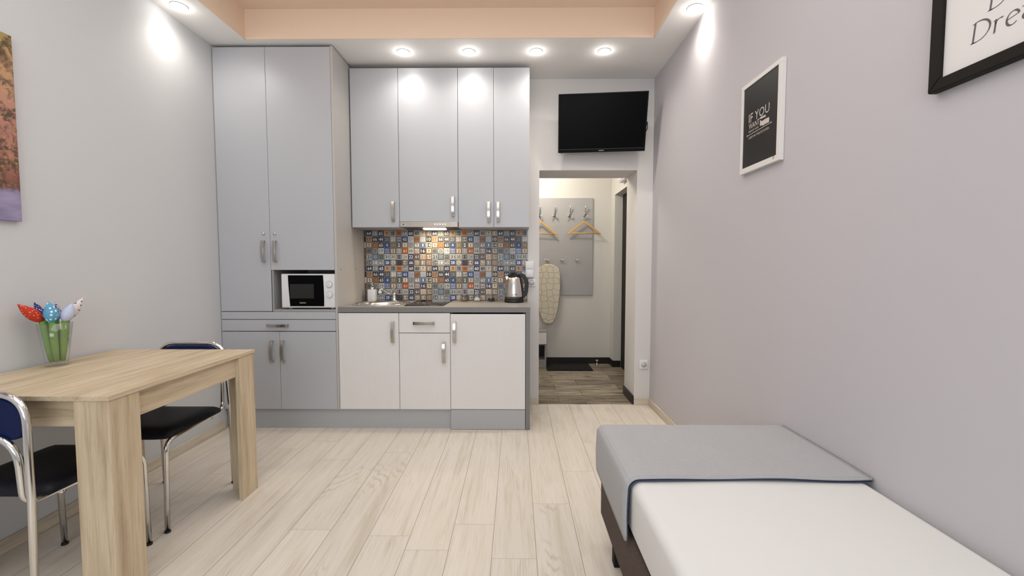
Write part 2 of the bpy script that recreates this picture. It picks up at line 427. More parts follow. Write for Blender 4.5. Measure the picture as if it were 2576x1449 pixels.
# hallway shell
struct('wall_hall_back', MB().box(-.7, XR, YH, YH + .1, -.05, 2.7), M['hallwall'])
b = MB().box(XR, XR + .3, 5.0, YH + .1, -.05, 2.7).box(XR, XR + .3, YD, 4.12, -.05, 2.7).box(XR, XR + .3, 4.12, 5.0, 2.02, 2.7)
struct('wall_hall_right', b, M['hallwall'])
struct('wall_hall_left', MB().box(-.8, -.7, YD, YH + .1, -.05, 2.7), M['hallwall'])
struct('ceiling_hall', MB().box(-.7, XR + .3, YD, YH + .1, 2.5, 2.6), M['ceil'])
struct('baseboard_hall', MB().box(-.69, XR, YH - .012, YH, 0, .075).box(XR - .012, XR, 5.0, YH - .012, 0, .075).box(XR, 1.239, 4.988, 5.0, 0, .075), M['blackbase'])
d = MB().box(1.245, 1.285, 4.122, 4.998, 0, 2.018)
for z0, z1 in ((.15, .9), (1.0, 1.9)): d.box(1.240, 1.245, 4.25, 4.87, z0, z1)
d1 = struct('door_1', d, M['door_dark'], .004)
hb = MB().tube(fillet([(1.245, 4.20, 1.0), (1.20, 4.20, 1.0), (1.20, 4.33, 1.0)], .015), .009)
obj('door_handle', hb, M['handle'], d1)

# ------------------------------------------------------------------ cabinet parts
def bow_handle(cx, cz, y, vertical=True, L=.148, w=.011):
    """flat bow pull standing off a front at depth y"""
    path = []
    n = 14
    for i in range(n + 1):
        u = -1 + 2 * i / n
        d = .031 - .010 * u * u
        path.append((u * L / 2, d))
    path = [(-L / 2, 0)] + path + [(L / 2, 0)]
    pts = [((cx, y - d_, cz + t_) if vertical else (cx + t_, y - d_, cz)) for t_, d_ in path]
    return MB().tube(pts, 0, flat=(w, .0028, (1, 0, 0) if vertical else (0, 0, 1)))
def front(name, parent, x0, x1, z0, z1, y, mat, h=None, th=.018):
    g = .0011
    o = obj(name, MB().box(x0 + g, x1 - g, y, y + th, z0 + g, z1 - g), mat, parent, bevel=.0012)
    if h: obj('handle', bow_handle(h[0], h[1], y, h[2]), M['handle'], o, bevel=.0008)
    return o

# tall cabinet with the microwave niche
tc = thing('tall_cabinet', 'tall grey cupboard reaching the ceiling, with a microwave niche and a drawer', 'cabinet', (-1.715, 3.35, 0))
yb = YB - .004; yc = YF + .021
b = MB().box(-2.136, -2.120, yc, yb, .148, 2.735).box(-2.136, -2.120, 3.10, yb, 0, .148).box(-2.120, -1.303, yb - .01, yb, .0, 2.735).box(-2.120, -1.303, yc, yb - .01, 2.717, 2.735)
b.box(-2.120, -1.303, yc, yb - .01, .15, .166).box(-1.772, -1.757, yc, yb - .01, .88, 2.717).box(-2.120, -1.303, YF + .02, yb - .01, .722, .866)
obj('carcass_frame', b, M['inner'], tc)
obj('side_panel', MB().box(-1.3025, -1.2865, YF, yb, .148, 2.737).box(-1.3025, -1.2865, 3.10, yb, .0, .148), M['grey_side'], tc, bevel=.001)
obj('niche_lining', MB().box(-1.757, -1.748, YF + .001, 3.58, .882, 1.166).box(-1.757, -1.303, YF + .001, 3.58, .8665, .882).box(-1.748, -1.303, 3.575, 3.58, .882, 1.166), M['nich'], tc)
def lock(o, x, z):
    obj('lock', MB().tube([(x, YF, z), (x, YF - .012, z)], .008, 16).tube([(x, YF - .012, z), (x, YF - .014, z)], .005, 12), M['chrome'], o)
o = front('door', tc, -2.136, -1.764, .868, 2.733, YF, M['grey'], (-1.808, 1.302, True)); lock(o, -1.807, 1.428)
o = front('door', tc, -1.764, -1.303, 1.167, 2.733, YF, M['grey'], (-1.725, 1.302, True)); lock(o, -1.726, 1.428)
front('fascia_panel', tc, -2.136, -1.303, .810, .8655, YF, M['grey'])
front('drawer', tc, -2.136, -1.303, .724, .808, YF, M['grey'], (-1.722, .766, False))
front('lower_door', tc, -2.136, -1.716, .148, .721, YF, M['grey'], (-1.770, .580, True))
front('lower_door', tc, -1.716, -1.303, .148, .721, YF, M['grey'], (-1.690, .580, True))
for z_ in (1.172,):
    for y_ in (3.12, 3.42): obj('screw_cap', MB().tube([(-1.2865, y_, z_), (-1.2855, y_, z_)], .005, 10), M['inner'], tc)

k = obj('kickboard', MB().box(-2.12, -.474, YF + .022, YF + .038, 0, .147), M['grey_dark'], loc=(-1.3, YF + .03, 0), bevel=.001)
tag(k, 'long grey kickboard under the tall cupboard and the two white doors beside it', 'kickboard')

# base cabinets
def base_carcass(parent, x0, x1, z0=.15, z1=.858):
    b = MB().box(x0, x0 + .016, yc, yb, z0, z1).box(x1 - .016, x1, yc, yb, z0, z1).box(x0 + .016, x1 - .016, yc, yb, z0, z0 + .016).box(x0 + .016, x1 - .016, yb - .006, yb, z0, z1)
    obj('carcass_frame', b, M['inner'], parent)
c1 = thing('base_cabinet', 'white base cupboard under the round sink, single door', 'cabinet', (-1.06, 3.3, 0))
base_carcass(c1, -1.2845, -.846)
front('door', c1, -1.2845, -.8455, .149, .858, YF, M['white_door'], (-.888, .720, True))
c2 = thing('base_cabinet', 'narrow white base cupboard with a drawer under the hob', 'cabinet', (-.66, 3.3, 0))
base_carcass(c2, -.845, -.473)
front('drawer', c2, -.8445, -.473, .712, .858, YF, M['white_door'], (-.662, .784, False))
front('door', c2, -.8445, -.473, .149, .710, YF, M['white_door'], (-.5195, .572, True))
c3 = thing('base_cabinet', 'wide white base cupboard by the doorway with a flush grey lower panel', 'cabinet', (-.2, 3.3, 0))
base_carcass(c3, -.472, .070, .0)
front('door', c3, -.472, .071, .151, .851, YF - .003, M['white_door'], (-.441, .720, True))
front('plinth_panel', c3, -.472, .071, .001, .149, YF - .003, M['grey_dark'])

# wall cabinets
def wall_carcass(parent, x0, x1, z0, z1=2.713):
    y0 = YU + .021
    b = MB().box(x0, x0 + .016, y0, yb, z0, z1).box(x1 - .016, x1, y0, yb, z0, z1).box(x0 + .016, x1 - .016, y0, yb, z1 - .016, z1).box(x0 + .016, x1 - .016, y0, yb, z0, z0 + .016).box(x0 + .016, x1 - .016, yb - .006, yb, z0 + .016, z1 - .016)
    obj('carcass_frame', b, M['grey_side'], parent)
w1 = thing('wall_cabinet', 'single-door grey wall cupboard beside the tall cupboard, above the sink', 'cabinet', (-1.09, 3.48, 1.5))
wall_carcass(w1, -1.279, -.909, 1.499)
front('door', w1, -1.279, -.908, 1.498, 2.714, YU, M['grey'], (-.953, 1.620, True))
w2 = thing('wall_cabinet', 'wide single-door grey wall cupboard above the extractor hood', 'cabinet', (-.68, 3.48, 1.55))
wall_carcass(w2, -.906, -.449, 1.560)
front('door', w2, -.907, -.448, 1.5425, 2.714, YU, M['grey'], (-.487, 1.658, True))
w3 = thing('wall_cabinet', 'double-door grey wall cupboard beside the doorway, above the kettle', 'cabinet', (-.17, 3.48, 1.5))
wall_carcass(w3, -.446, .107, 1.499)
front('door', w3, -.447, -.170, 1.498, 2.714, YU, M['grey'], (-.209, 1.616, True))
front('door', w3, -.170, .108, 1.498, 2.714, YU, M['grey'], (-.136, 1.616, True))

# extractor hood
hd = thing('extractor_hood', 'slim steel extractor hood with lit lamp under the middle wall cupboard', 'hood', (-.68, 3.45, 1.5))
obj('housing', MB().box(-.904, -.451, YU + .012, yb - .02, 1.502, 1.556), M['steel'], hd)
vz = obj('visor', MB().box(-.905, -.450, YU - .012, YU + .011, 1.499, 1.540), plain('dull_steel', S(168, 158, 148), .38, 1., var=.04), hd, bevel=.002)
for i in range(5):
    x = -.628 + i * .020
    obj('button', MB().tube([(x, YU - .012, 1.521), (x, YU - .015, 1.521)], .0042, 10), M['led'], vz)
b = MB()
pts = [(-.873 + .016 * math.cos(a), 1.521 + .0075 * math.sin(a)) for a in [2 * PI * i / 20 for i in range(20)]]
b.prism(pts, 1, YU - .0125, YU - .014)
pts = [(-.873 + .010 * math.cos(a), 1.521 + .0042 * math.sin(a)) for a in [2 * PI * i / 20 for i in range(20)]]
b.prism(pts, 1, YU - .0139, YU - .0155, 1)
obj('badge', b, [M['white'], M['black']], vz)
obj('lamp_lens', MB().rbox(-.745, -.565, 3.43, 3.50, 1.490, 1.503, .005, 2), M['hoodlamp'], hd)
obj('grease_filter', MB().box(-.89, -.465, 3.40, 3.60, 1.500, 1.5025), M['inner'], hd)

# worktop with a cut-out for the round sink and a panel down to the floor
SX, SY, SR = -1.056, 3.345, .212
wt = thing('worktop', 'grey laminate worktop with matching end panel down to the floor', 'worktop', (-.6, 3.35, 0))
b = MB()
x0, x1, y0, y1 = -1.2845, -.828, YF - .004, YB - .004
b.box(x1, .105, y0, y1, .862, .900)
n = 48; vs = []; 
def edge_pt(a):
    dx, dy = math.cos(a), math.sin(a)
    t_ = min(((x1 - SX) if dx > 0 else (x0 - SX)) / dx if abs(dx) > 1e-6 else 9, ((y1 - SY) if dy > 0 else (y0 - SY)) / dy if abs(dy) > 1e-6 else 9)
    return (SX + dx * t_, SY + dy * t_)
ang = sorted([2 * PI * i / n for i in range(n)] + [math.atan2(y - SY, x - SX) % (2 * PI) for x in (x0, x1) for y in (y0, y1)])
n = len(ang)
for zz in (.900, .862):
    for a in ang: vs.append(edge_pt(a) + (zz,))
    for a in ang: vs.append((SX + SR * math.cos(a), SY + SR * math.sin(a), zz))
fs = []
for i in range(n):
    j = (i + 1) % n
    fs += [(i, j, n + j, n + i), (2 * n + i, 3 * n + i, 3 * n + j, 2 * n + j), (i, 2 * n + i, 2 * n + j, j), (n + i, n + j, 3 * n + j, 3 * n + i)]
b.add(vs, fs)
b.box(-1.2845, .105, YF - .0055, YF - .0042, .8625, .8995, 1)
obj('slab', b, [M['worktop'], M['worktop_edge']], wt)
obj('end_panel', MB().box(.073, .1045, YF - .0055, YB - .004, 0, .8615), M['worktop_edge'], wt, bevel=.001)

# ------------------------------------------------------------------ number tile backsplash
NAVY, BLK, WHT, CRM = (30, 38, 74), (38, 38, 42), (214, 216, 222), (208, 198, 178)
GRY, LGR, DGR, TAN = (124, 126, 126), (184, 188, 190), (74, 76, 82), (182, 152, 110)
BRN, ORG, BLU, SKY = (112, 82, 62), (176, 98, 36), (40, 76, 146), (138, 164, 190)
RED, LAV, OLV, PNK = (182, 74, 40), (178, 182, 204), (122, 108, 84), (200, 178, 160)
SPEC = [
 [('64', NAVY, WHT, 0), ('15', (128, 134, 128), LGR, 0), ('65', NAVY, WHT, 0), ('9', TAN, (120, 50, 24), 0), ('61', DGR, GRY, LGR), ('44', ORG, (130, 56, 18), (200, 130, 60)), ('68', DGR, LGR, LGR), ('60', (26, 26, 52), WHT, 0), ('61', GRY, (48, 52, 52), LGR), ('7', CRM, BRN, PNK), ('13', CRM, BRN, DGR)],
 [('17', (168, 140, 112), (134, 62, 28), 0), ('66', BLK, LGR, 0), ('44', (36, 40, 58), WHT, 0), ('25', DGR, (150, 150, 156), 0), ('21', (176, 178, 176), WHT, 0), ('64', LGR, DGR, BLK), ('62', BLU, (170, 200, 236), NAVY), ('53', LAV, (108, 112, 136), 0), ('68', (172, 112, 64), (98, 46, 22), BRN), ('12', (188, 200, 212), (160, 172, 188), 0), ('10', (34, 34, 40), CRM, 0)],
 [('5', CRM, (92, 70, 50), BRN), ('25', BRN, (206, 136, 62), ORG), ('65', (40, 44, 56), WHT, 0), ('4', BLU, (150, 204, 236), NAVY), ('35', OLV, (162, 146, 112), 0), ('2', (88, 84, 88), WHT, 0), ('1', CRM, (84, 70, 58), BRN), ('32', DGR, LGR, LGR), ('63', GRY, WHT, 0), ('8', (44, 76, 160), WHT, SKY), ('14', DGR, CRM, CRM)],
 [('40', GRY, DGR, 0), ('42', (96, 104, 108), (146, 150, 148), WHT), ('19', (198, 204, 202), (108, 112, 114), 0), ('69', LAV, (64, 84, 140), BLU), ('3', CRM, (94, 74, 56), BRN), ('11', LGR, (104, 104, 106), GRY), ('61', RED, (232, 176, 110), (150, 70, 30)), ('10', (190, 188, 190), (44, 40, 40), LGR), ('65', (206, 196, 204), (92, 84, 92), BRN), ('16', (44, 44, 66), WHT, 0), ('9', CRM, BRN, BRN)],
 [('21', (174, 182, 186), (44, 52, 62), 0), ('53', SKY, (96, 122, 152), DGR), ('22', (146, 150, 148), (30, 30, 32), 0), ('31', (186, 194, 196), (66, 74, 82), 0), ('35', (198, 200, 196), (52, 52, 56), LGR), ('11', (64, 50, 58), (176, 160, 164), LGR), ('24', (176, 186, 180), (110, 120, 120), LGR), ('22', (34, 34, 66), WHT, 0), ('61', DGR, LGR, BRN), ('21', CRM, (176, 116, 96), PNK), ('19', CRM, BRN, BRN)],
 [('24', (70, 74, 72), LGR, LGR), ('18', GRY, WHT, LGR), ('65', DGR, WHT, LGR), ('28', (74, 102, 172), (206, 222, 244), NAVY), ('29', (150, 148, 140), CRM, 0), ('17', (44, 42, 46), (84, 76, 82), 0), ('14', CRM, BRN, BLK), ('66', (58, 72, 130), WHT, NAVY), ('62', CRM, (128, 110, 92), BRN), ('13', (206, 200, 192), (92, 80, 72), BLK), ('23', PNK, (116, 84, 66), BRN)],
]
TPX, TPZ = .0507, .0495
YT = YB - .018
bs = MB()
xa, xb = -1.2845, .1005
bs.box(xa, xb, YT, YB - .0045, .9012, 1.497, 0, S(128, 123, 120))
for r in range(12):
    zc = 1.472 - TPZ * r
    for j in range(-1, 27):
        xc = -1.242 + TPX * j
        txt, bg, fg, bd = SPEC[r % 6][j % 11]; disc_ = txt in ('42', '8', '29') and (r % 6, j % 11) in ((3, 1), (2, 9), (5, 4))
        hw, hh = .0228, .0222
        l, rr = max(xc - hw, xa + .001), min(xc + hw, xb - .001)
        if rr - l < .006: continue
        jit = random.uniform(.92, 1.06); J = lambda c_, g_=.97: S(*[min(255, (k_ * .92 + sum(c_) / 3 * .08) * g_ * jit) for k_ in c_])
        zlo = max(zc - hh, .903)
        bs.box(l, rr, YT - .0016, YT, zlo, zc + hh, 0, J((bd if bd else bg) if not disc_ else (112, 112, 112)))
        if disc_ and rr - l > .04:
            for q_, (rd, cc) in enumerate(((.0215, bd if bd else CRM), (.0185, bg))):
                bs.add([(xc + rd * math.cos(2 * PI * k_ / 24), YT - .0018 - .0002 * q_, zc + rd * math.sin(2 * PI * k_ / 24)) for k_ in range(24)], [tuple(range(24))], 0, False, J(cc))
        elif bd and rr - l > .03:
            m_ = .0045
            bs.box(l + m_, rr - m_, YT - .0019, YT - .0015, zlo + m_, zc + hh - m_, 0, J(bg))
        if rr - l > .04:
            tw = (.017 if bd else .0185) * (2 if len(txt) == 2 else 1.0) * .9; th_ = .0255 if bd else .0285
            letter(bs, txt, (xc - tw / 2, YT - .0023, zc - th_ / 2), (1, 0, 0), (0, 0, 1), tw, th_, 0, J(fg, 1.06))
o = obj('mosaic_backsplash', bs, M['tiles'], loc=(-.59, YT, .9012))
tag(o, 'backsplash of small coloured tiles printed with numbers, above the worktop', 'backsplash')

# ------------------------------------------------------------------ on the worktop
ZT = .9005
sk = thing('round_sink', 'round stainless steel sink set in the worktop beside the tall cupboard', 'sink', (SX, SY, ZT))
prof = [(.208, .9005), (.222, .9005), (.2235, .904), (.216, .9065), (.200, .905), (.186, .896), (.180, .870), (.172, .800), (.150, .775), (.045, .768), (.0, .768)]
inner = [(.0, .766), (.045, .766), (.152, .773), (.174, .798), (.182, .868), (.188, .890), (.205, .8985)]
b = MB().lathe(prof + inner + [prof[0]], SX, SY, 56, cap=False)
obj('basin', b, M['steel'], sk)
obj('drain', MB().lathe([(.040, .7685), (.040, .772), (.030, .773), (.0, .773)], SX, SY, 24, cap=False), M['chrome'], sk)

FX, FY = -1.026, 3.583
fa = thing('tap', 'chrome single-lever mixer tap standing behind the sink', 'tap', (FX, FY, ZT))
obj('tap_body', MB().lathe([(.024, ZT), (.024, .906), (.018, .910), (.0175, .955), (.019, .962), (.012, .972), (.0, .973)], FX, FY, 24, cap=False), M['chrome'], fa)
sp = obj('spout', MB().tube(fillet([(FX - .008, FY - .006, .935), (FX - .045, FY - .06, .985), (FX - .072, FY - .10, 1.008), (FX - .085, FY - .115, 1.0), (FX - .085, FY - .115, .985)], .012, 4), .0105, 16), M['chrome'], fa)
obj('spout_tip', MB().tube([(FX - .085, FY - .115, .990), (FX - .085, FY - .115, .972)], .0125, 16), M['white'], sp)
obj('lever', MB().tube(fillet([(FX, FY, .970), (FX + .006, FY - .004, .985), (FX - .012, FY + .004, 1.015)], .008, 4), .0, flat=(.008, .004, (.9, -.3, .3))), M['chrome'], fa)

PX, PY = -1.205, 3.560
dsp = thing('soap_dispenser', 'square white soap dispenser with chrome pump, behind the sink in the corner', 'soap dispenser', (PX, PY, ZT))
obj('bottle', MB().rbox(PX - .032, PX + .032, PY - .030, PY + .030, ZT, 1.000, .008, 3), M['white'], dsp)
obj('pump', MB().lathe([(.017, 1.0005), (.017, 1.018), (.012, 1.020), (.011, 1.030), (.005, 1.031), (.005, 1.048), (.010, 1.049), (.010, 1.057), (.0, 1.058)], PX, PY, 18, cap=False).tube([(PX, PY, 1.053), (PX + .002, PY - .030, 1.052), (PX + .002, PY - .036, 1.046)], .0042, 10), M['chrome'], dsp)

o = obj('hob', MB().rbox(-.826, -.536, 3.135, 3.598, ZT, .9065, .0025, 2), M['hobglass'], loc=(-.68, 3.36, ZT))
tag(o, 'black glass hob set in the worktop under the extractor hood', 'hob')

def jar(x, y, label, stuff, level):
    t_ = thing('storage_jar', label, 'jar', (x, y, ZT), 'glass jars between the hob and the kettle')
    outer = [(.0, ZT), (.027, ZT), (.030, .905), (.0305, .940), (.026, .950), (.0255, .956)]
    inn = [(.0235, .956), (.024, .949), (.0282, .939), (.0277, .906), (.025, .9035), (.0, .9035)]
    obj('glass_body', MB().lathe(outer + inn, x, y, 28, cap=False), M['glass'], t_)
    obj('contents', MB().lathe([(.0, .9042), (.0240, .9042), (.0270, .907), (.0272, level), (.018, level + .003), (.0, level + .002)], x, y, 24, cap=False), stuff, t_)
    obj('lid', MB().lathe([(.0, .9565), (.0275, .9565), (.0285, .959), (.0275, .964), (.010, .966), (.0, .966)], x, y, 28, cap=False), M['glass'], t_)
    return t_
jar(-.434, 3.56, 'small glass jar of brown contents, next to the hob', plain('brown_contents', S(140, 112, 84), .9, var=.3, scale=120), .922)
jar(-.322, 3.56, 'small glass jar with white contents, between two darker jars', plain('white_sugar', S(236, 232, 226), .9, var=.03, scale=120), .924)
jar(-.205, 3.56, 'small glass jar of black contents, closest to the kettle', plain('black_coffee', S(20, 14, 12), .9, var=.3, scale=120), .926)

KX, KY = -.012, 3.475
kt = thing('electric_kettle', 'steel electric kettle with black base, lid and handle, on the worktop end', 'kettle', (KX, KY, ZT))
obj('power_base', MB().lathe([(.0, ZT), (.077, ZT), (.079, .904), (.079, .921), (.076, .9235), (.0, .9235)], KX, KY, 36, cap=False), M['black'], kt)
bd_ = obj('kettle_body', MB().lathe([(.0, .9445), (.0725, .9445), (.0730, .950), (.0715, .985), (.066, 1.040), (.056, 1.090), (.049, 1.112), (.0, 1.112)], KX, KY, 48, cap=False), M['steel'], kt)
obj('lower_collar', MB().lathe([(.0, .924), (.0765, .924), (.077, .926), (.0755, .944), (.0, .944)], KX, KY, 36, cap=False), M['black'], kt)
obj('kettle_lid', MB().lathe([(.0, 1.1125), (.051, 1.1125), (.052, 1.119), (.046, 1.127), (.026, 1.131), (.024, 1.137), (.016, 1.141), (.0, 1.1415)], KX, KY, 36, cap=False), M['black'], kt)
hp = fillet([(KX + .030, KY, 1.118), (KX + .075, KY, 1.125), (KX + .106, KY, 1.06), (KX + .098, KY, .975), (KX + .060, KY, .938)], .05, 7)
obj('kettle_handle', MB().tube(hp, 0, flat=(.015, .0145, (0, 1, 0))).tube([(KX + .045, KY, 1.114), (KX + .060, KY, 1.06), (KX + .070, KY, 1.0), (KX + .074, KY, .947)], 0, flat=(.014, .008, (0, 1, 0))), M['black'], kt, bevel=.004)
obj('spout', MB().prism([(KX - .045, 1.112), (KX - .074, 1.112), (KX - .060, 1.075)], 1, KY - .012, KY + .012), M['steel'], kt, bevel=.003)
b = MB()
yk = KY - .0745
b.box(KX - .018, KX + .010, yk, yk + .006, .966, .969).add([(KX + .017 + .0045 * math.cos(a), yk + .001, .9675 + .0045 * math.sin(a)) for a in [2 * PI * i / 14 for i in range(14)]], [tuple(range(14))])
obj('logo', b, M['black'], kt)

# microwave in the niche
mx0, mx1, mz0, mz1, my = -1.700, -1.308, .893, 1.140, 3.068
mw = thing('microwave', 'white microwave oven with black door glass, in the niche of the tall cupboard', 'microwave', ((mx0 + mx1) / 2, 3.25, .8825))
b = MB().rbox(mx0, mx1, my + .014, my + .36, mz0, mz1, .006, 2)
for x in (mx0 + .04, mx1 - .04):
    for y in (my + .05, my + .32): b.cyl((x, y, .8825), (x, y, mz0 + .001), .012, 12)
obj('housing', b, M['white'], mw)
fp = obj('front_panel', MB().rbox(mx0, mx1, my, my + .0135, mz0, mz1, .006, 3), M['white'], mw)
pts = [(-1.648, mz1 - .010), (-1.647, 1.08), (-1.645, 1.03), (-1.641, .97), (-1.637, mz0 + .012), (-1.390, mz0 + .012), (-1.389, .97), (-1.391, 1.06), (-1.394, mz1 - .010)]
dg_ = obj('door_glass', MB().prism(pts, 1, my - .003, my + .002), M['screen'], mw)
obj('viewing_window', MB().box(-1.636, -1.462, my - .0036, my - .0029, .962, 1.066), plain('smoked_mesh', S(26, 25, 24), .3), dg_)
obj('brand_badge', MB().prism([(-1.566, .925), (-1.522, .925), (-1.519, .934), (-1.568, .934)], 1, my - .0045, my - .0028), M['handle'], dg_)
for z_ in (1.063, .988):
    kb = MB().lathe([(.0, 0), (.0215, 0), (.0205, .010), (.0, .010)], 0, 0, 28, cap=False)
    kb.v = [(-1.350 + x, my - z, z_ + y) for x, y, z in kb.v]
    kb.box(-1.3525, -1.3475, my - .016, my - .0095, z_ - .017, z_ + .017)
    kn_ = obj('dial', kb, M['white'], mw, bevel=.0008)
    rg = MB(); n = 32
    vs = [(-1.350 + r_ * math.cos(2 * PI * i / n), my - .0008, z_ + r_ * math.sin(2 * PI * i / n)) for r_ in (.0235, .0255) for i in range(n)]
    rg.add(vs, [(i, (i + 1) % n, n + (i + 1) % n, n + i) for i in range(n)])
    obj('dial_scale', rg, plain('grey_print', S(160, 160, 172), .6), kn_)

# ------------------------------------------------------------------ switches and sockets
def disc(mb, cx, y, cz, r0, r1, mi, n=24):
    vs = [(cx + r * math.cos(2 * PI * i / n), y, cz + r * math.sin(2 * PI * i / n)) for r in (r0, r1) for i in range(n)]
    mb.add(vs, [(i, (i + 1) % n, n + (i + 1) % n, n + i) for i in range(n)], mi)
sw = thing('light_switch', 'double white light switch plate on the wall above the kettle', 'switch', (.119, YB - .006, 1.099))
obj('plate_frame', MB().rbox(.1035, .155, YB - .012, YB - .0005, 1.098, 1.236, .003, 2).rbox(.084, .1034, YB - .031, YB - .0205, 1.098, 1.236, .003, 2).box(.1008, .1036, YB - .031, YB - .001, 1.100, 1.234), M['white'], sw)
for z_ in (1.104, 1.170): obj('rocker', MB().rbox(.091, .148, YB - .0345, YB - .0315, z_, z_ + .060, .0015, 2), M['white'], sw)
obj('mount', MB().rbox(.1036, .155, YB - .0314, YB - .0121, 1.098, 1.236, .003, 2), M['white'], sw)
def socket(cx, cz, y, label, k_=1.0):
    t_ = thing('wall_socket', label, 'socket', (cx, y, cz))
    obj('plate', MB().rbox(cx - .036 * k_, cx + .036 * k_, y - .012, y - .0006, cz - .039 * k_, cz + .039 * k_, .004, 2), M['white'], t_)
    w = MB().tube([(cx, y - .0121, cz), (cx, y - .0155, cz)], .024, 28)
    disc(w, cx, y - .0158, cz, .0175, .0205, 1)
    for dx in (-.0095, .0095): w.tube([(cx + dx, y - .0156, cz), (cx + dx, y - .0162, cz)], .0028, 10, 1)
    w.tube([(cx, y - .0156, cz + .010), (cx, y - .023, cz + .010)], .0026, 10, 1)
    w.box(cx - .002, cx + .002, y - .0163, y - .0156, cz - .017, cz - .004, 1)
    obj('socket_well', w, [M['white'], plain('socket_shadow', S(96, 92, 92), .6)], t_)
socket(1.100, .352, YB, 'white wall socket low between the doorway and the corner')
socket(.138, 1.056, YB, 'white wall socket beside the kettle, below the light switch', .86)

# ------------------------------------------------------------------ television
tv = thing('wall_mounted_tv', 'black flat television tilted down on the wall above the doorway', 'television', (.686, 3.445, 2.33))
w2_, h2_ = .345, .22
obj('housing', MB().rbox(-w2_, w2_, .004, .034, -h2_, h2_, .004, 2).rbox(-.24, .24, .034, .060, -.15, .12, .012, 2), M['tvframe'], None)
hs = bpy.context.scene.objects['housing'] if False else None
def local_part(name, mb, mat, parent, bevel=0):
    o_ = [x for x in [obj(name, mb, mat)]][0]; o_.parent = parent
    if bevel:
        q = o_.modifiers.new('edge', 'BEVEL'); q.width = bevel; q.segments = 2
    return o_
for o_ in list(bpy.data.objects):
    if o_.name.startswith('housing') and o_.parent is None: o_.parent = tv
fr = MB().box(-w2_, w2_, -.006, .004, h2_ - .012, h2_).box(-w2_, w2_, -.006, .004, -h2_, -h2_ + .026).box(-w2_, -w2_ + .012, -.006, .004, -h2_ + .026, h2_ - .012).box(w2_ - .012, w2_, -.006, .004, -h2_ + .026, h2_ - .012)
bz = local_part('bezel', fr, M['tvframe'], tv, .0012)
local_part('screen', MB().box(-w2_ + .012, w2_ - .012, -.002, .003, -h2_ + .026, h2_ - .012), M['screen'], tv)
local_part('bezel_strip', MB().box(-w2_ + .008, w2_ - .008, -.0068, -.0058, -h2_ + .0245, -h2_ + .0265), plain('grey_strip', S(78, 76, 76), .3), bz)
local_part('brand_mark', MB().box(-.020, .020, -.0068, -.0058, -h2_ + .009, -h2_ + .015), M['handle'], bz)
local_part('power_light', MB().box(-w2_ + .022, -w2_ + .028, -.004, .006, -h2_ - .007, -h2_).box(-w2_ + .034, -w2_ + .037, -.004, .006, -h2_ - .006, -h2_), M['black'], tv)
tv.rotation_euler = (.287, 0, -.089)
R_ = Matrix.Rotation(-.089, 4, 'Z') @ Matrix.Rotation(.287, 4, 'X')
def tvl(p): return tuple(R_.inverted() @ (Vector(p) - Vector((.686, 3.445, 2.33))))
b = MB().tube([(0, .058, 0), tvl((.70, 3.60, 2.33))], .018, 12)
o_ = local_part('wall_bracket', b, M['black'], tv)
b = MB(); bb_ = MB().box(.60, .80, YB - .022, YB - .001, 2.24, 2.42); b.add([tvl(v) for v in bb_.v], bb_.f)
local_part('bracket_plate', b, M['black'], tv)
b = MB().tube(fillet([(.335, .036, -.02), (.36, .04, -.02), (.362, .04, -.05), (.352, .045, -.075), (.342, .06, -.06)], .012), .0035, 8).rbox(.338, .362, .034, .050, -.028, .0, .003, 2)
local_part('plug_lead', b, M['black'], tv)

# ------------------------------------------------------------------ pictures
cv = thing('canvas_picture', 'unframed printed canvas of reddish foliage on the wall above the table', 'picture', (XL, 1.22, 1.389))
obj('printed_face', MB().box(XL + .001, XL + .022, .62, 1.822, 1.388, 2.162), M['canvas'], cv, bevel=.002)

wf = thing('framed_poster', 'white-framed black poster with white lettering, near the doorway', 'picture', (XR, 2.03, 1.657))
y0, y1, z0, z1, xf = 1.868, 2.192, 1.656, 2.088, XR - .021
fwid = .020
b = MB().box(xf, XR - .001, y0, y1, z1 - fwid, z1).box(xf, XR - .001, y0, y1, z0, z0 + .026).box(xf, XR - .001, y0, y0 + .024, z0 + .026, z1 - fwid).box(xf, XR - .001, y1 - fwid, y1, z0 + .026, z1 - fwid)
fo = obj('picture_frame', b, M['white_warm'], wf, bevel=.001)
b = MB(); letter(b, 'F', (xf - .0006, 1.912, 1.667), (0, -1, 0), (0, 0, 1), .010, .014); obj('maker_mark', b, M['ink'], fo)
po = obj('poster_sheet', MB().box(xf + .004, XR - .004, y0 + .024, y1 - fwid, z0 + .026, z1 - fwid), M['poster'], wf)
b = MB(); xt = xf + .0035; U, V = (0, -1, 0), (0, 0, 1)
letter(b, 'IF', (xt, 2.124, 1.892), U, V, .034, .041); letter(b, 'YOU', (xt, 2.073, 1.891), U, V, .117, .041)
letter(b, 'WANT', (xt, 2.123, 1.860), U, V, .092, .026)
letter(b, 'BREAKFAST IN BED', (xt, 2.123, 1.845), U, V, .084, .0085)
letter(b, 'SLEEP IN THE KITCHEN', (xt, 2.121, 1.8135), U, V, .166, .0105)
def yz(mb, pts): mb.add([(xt, p[0], p[1]) for p in pts], [tuple(range(len(pts)))])
yz(b, [(2.136, 1.833), (1.938, 1.836), (1.938, 1.8385), (2.136, 1.8355)])
yz(b, [(2.139, 1.831), (2.131, 1.831), (2.131, 1.8375), (2.139, 1.8375)]); yz(b, [(1.944, 1.834), (1.936, 1.834), (1.936, 1.8405), (1.944, 1.8405)])
yz(b, [(2.028, 1.880), (1.984, 1.877), (1.983, 1.886), (2.027, 1.889)])
yz(b, [(2.028, 1.849), (2.010, 1.8465), (1.998, 1.842), (1.990, 1.845), (1.955, 1.843), (1.956, 1.866), (1.985, 1.868), (2.012, 1.866), (2.028, 1.876)])
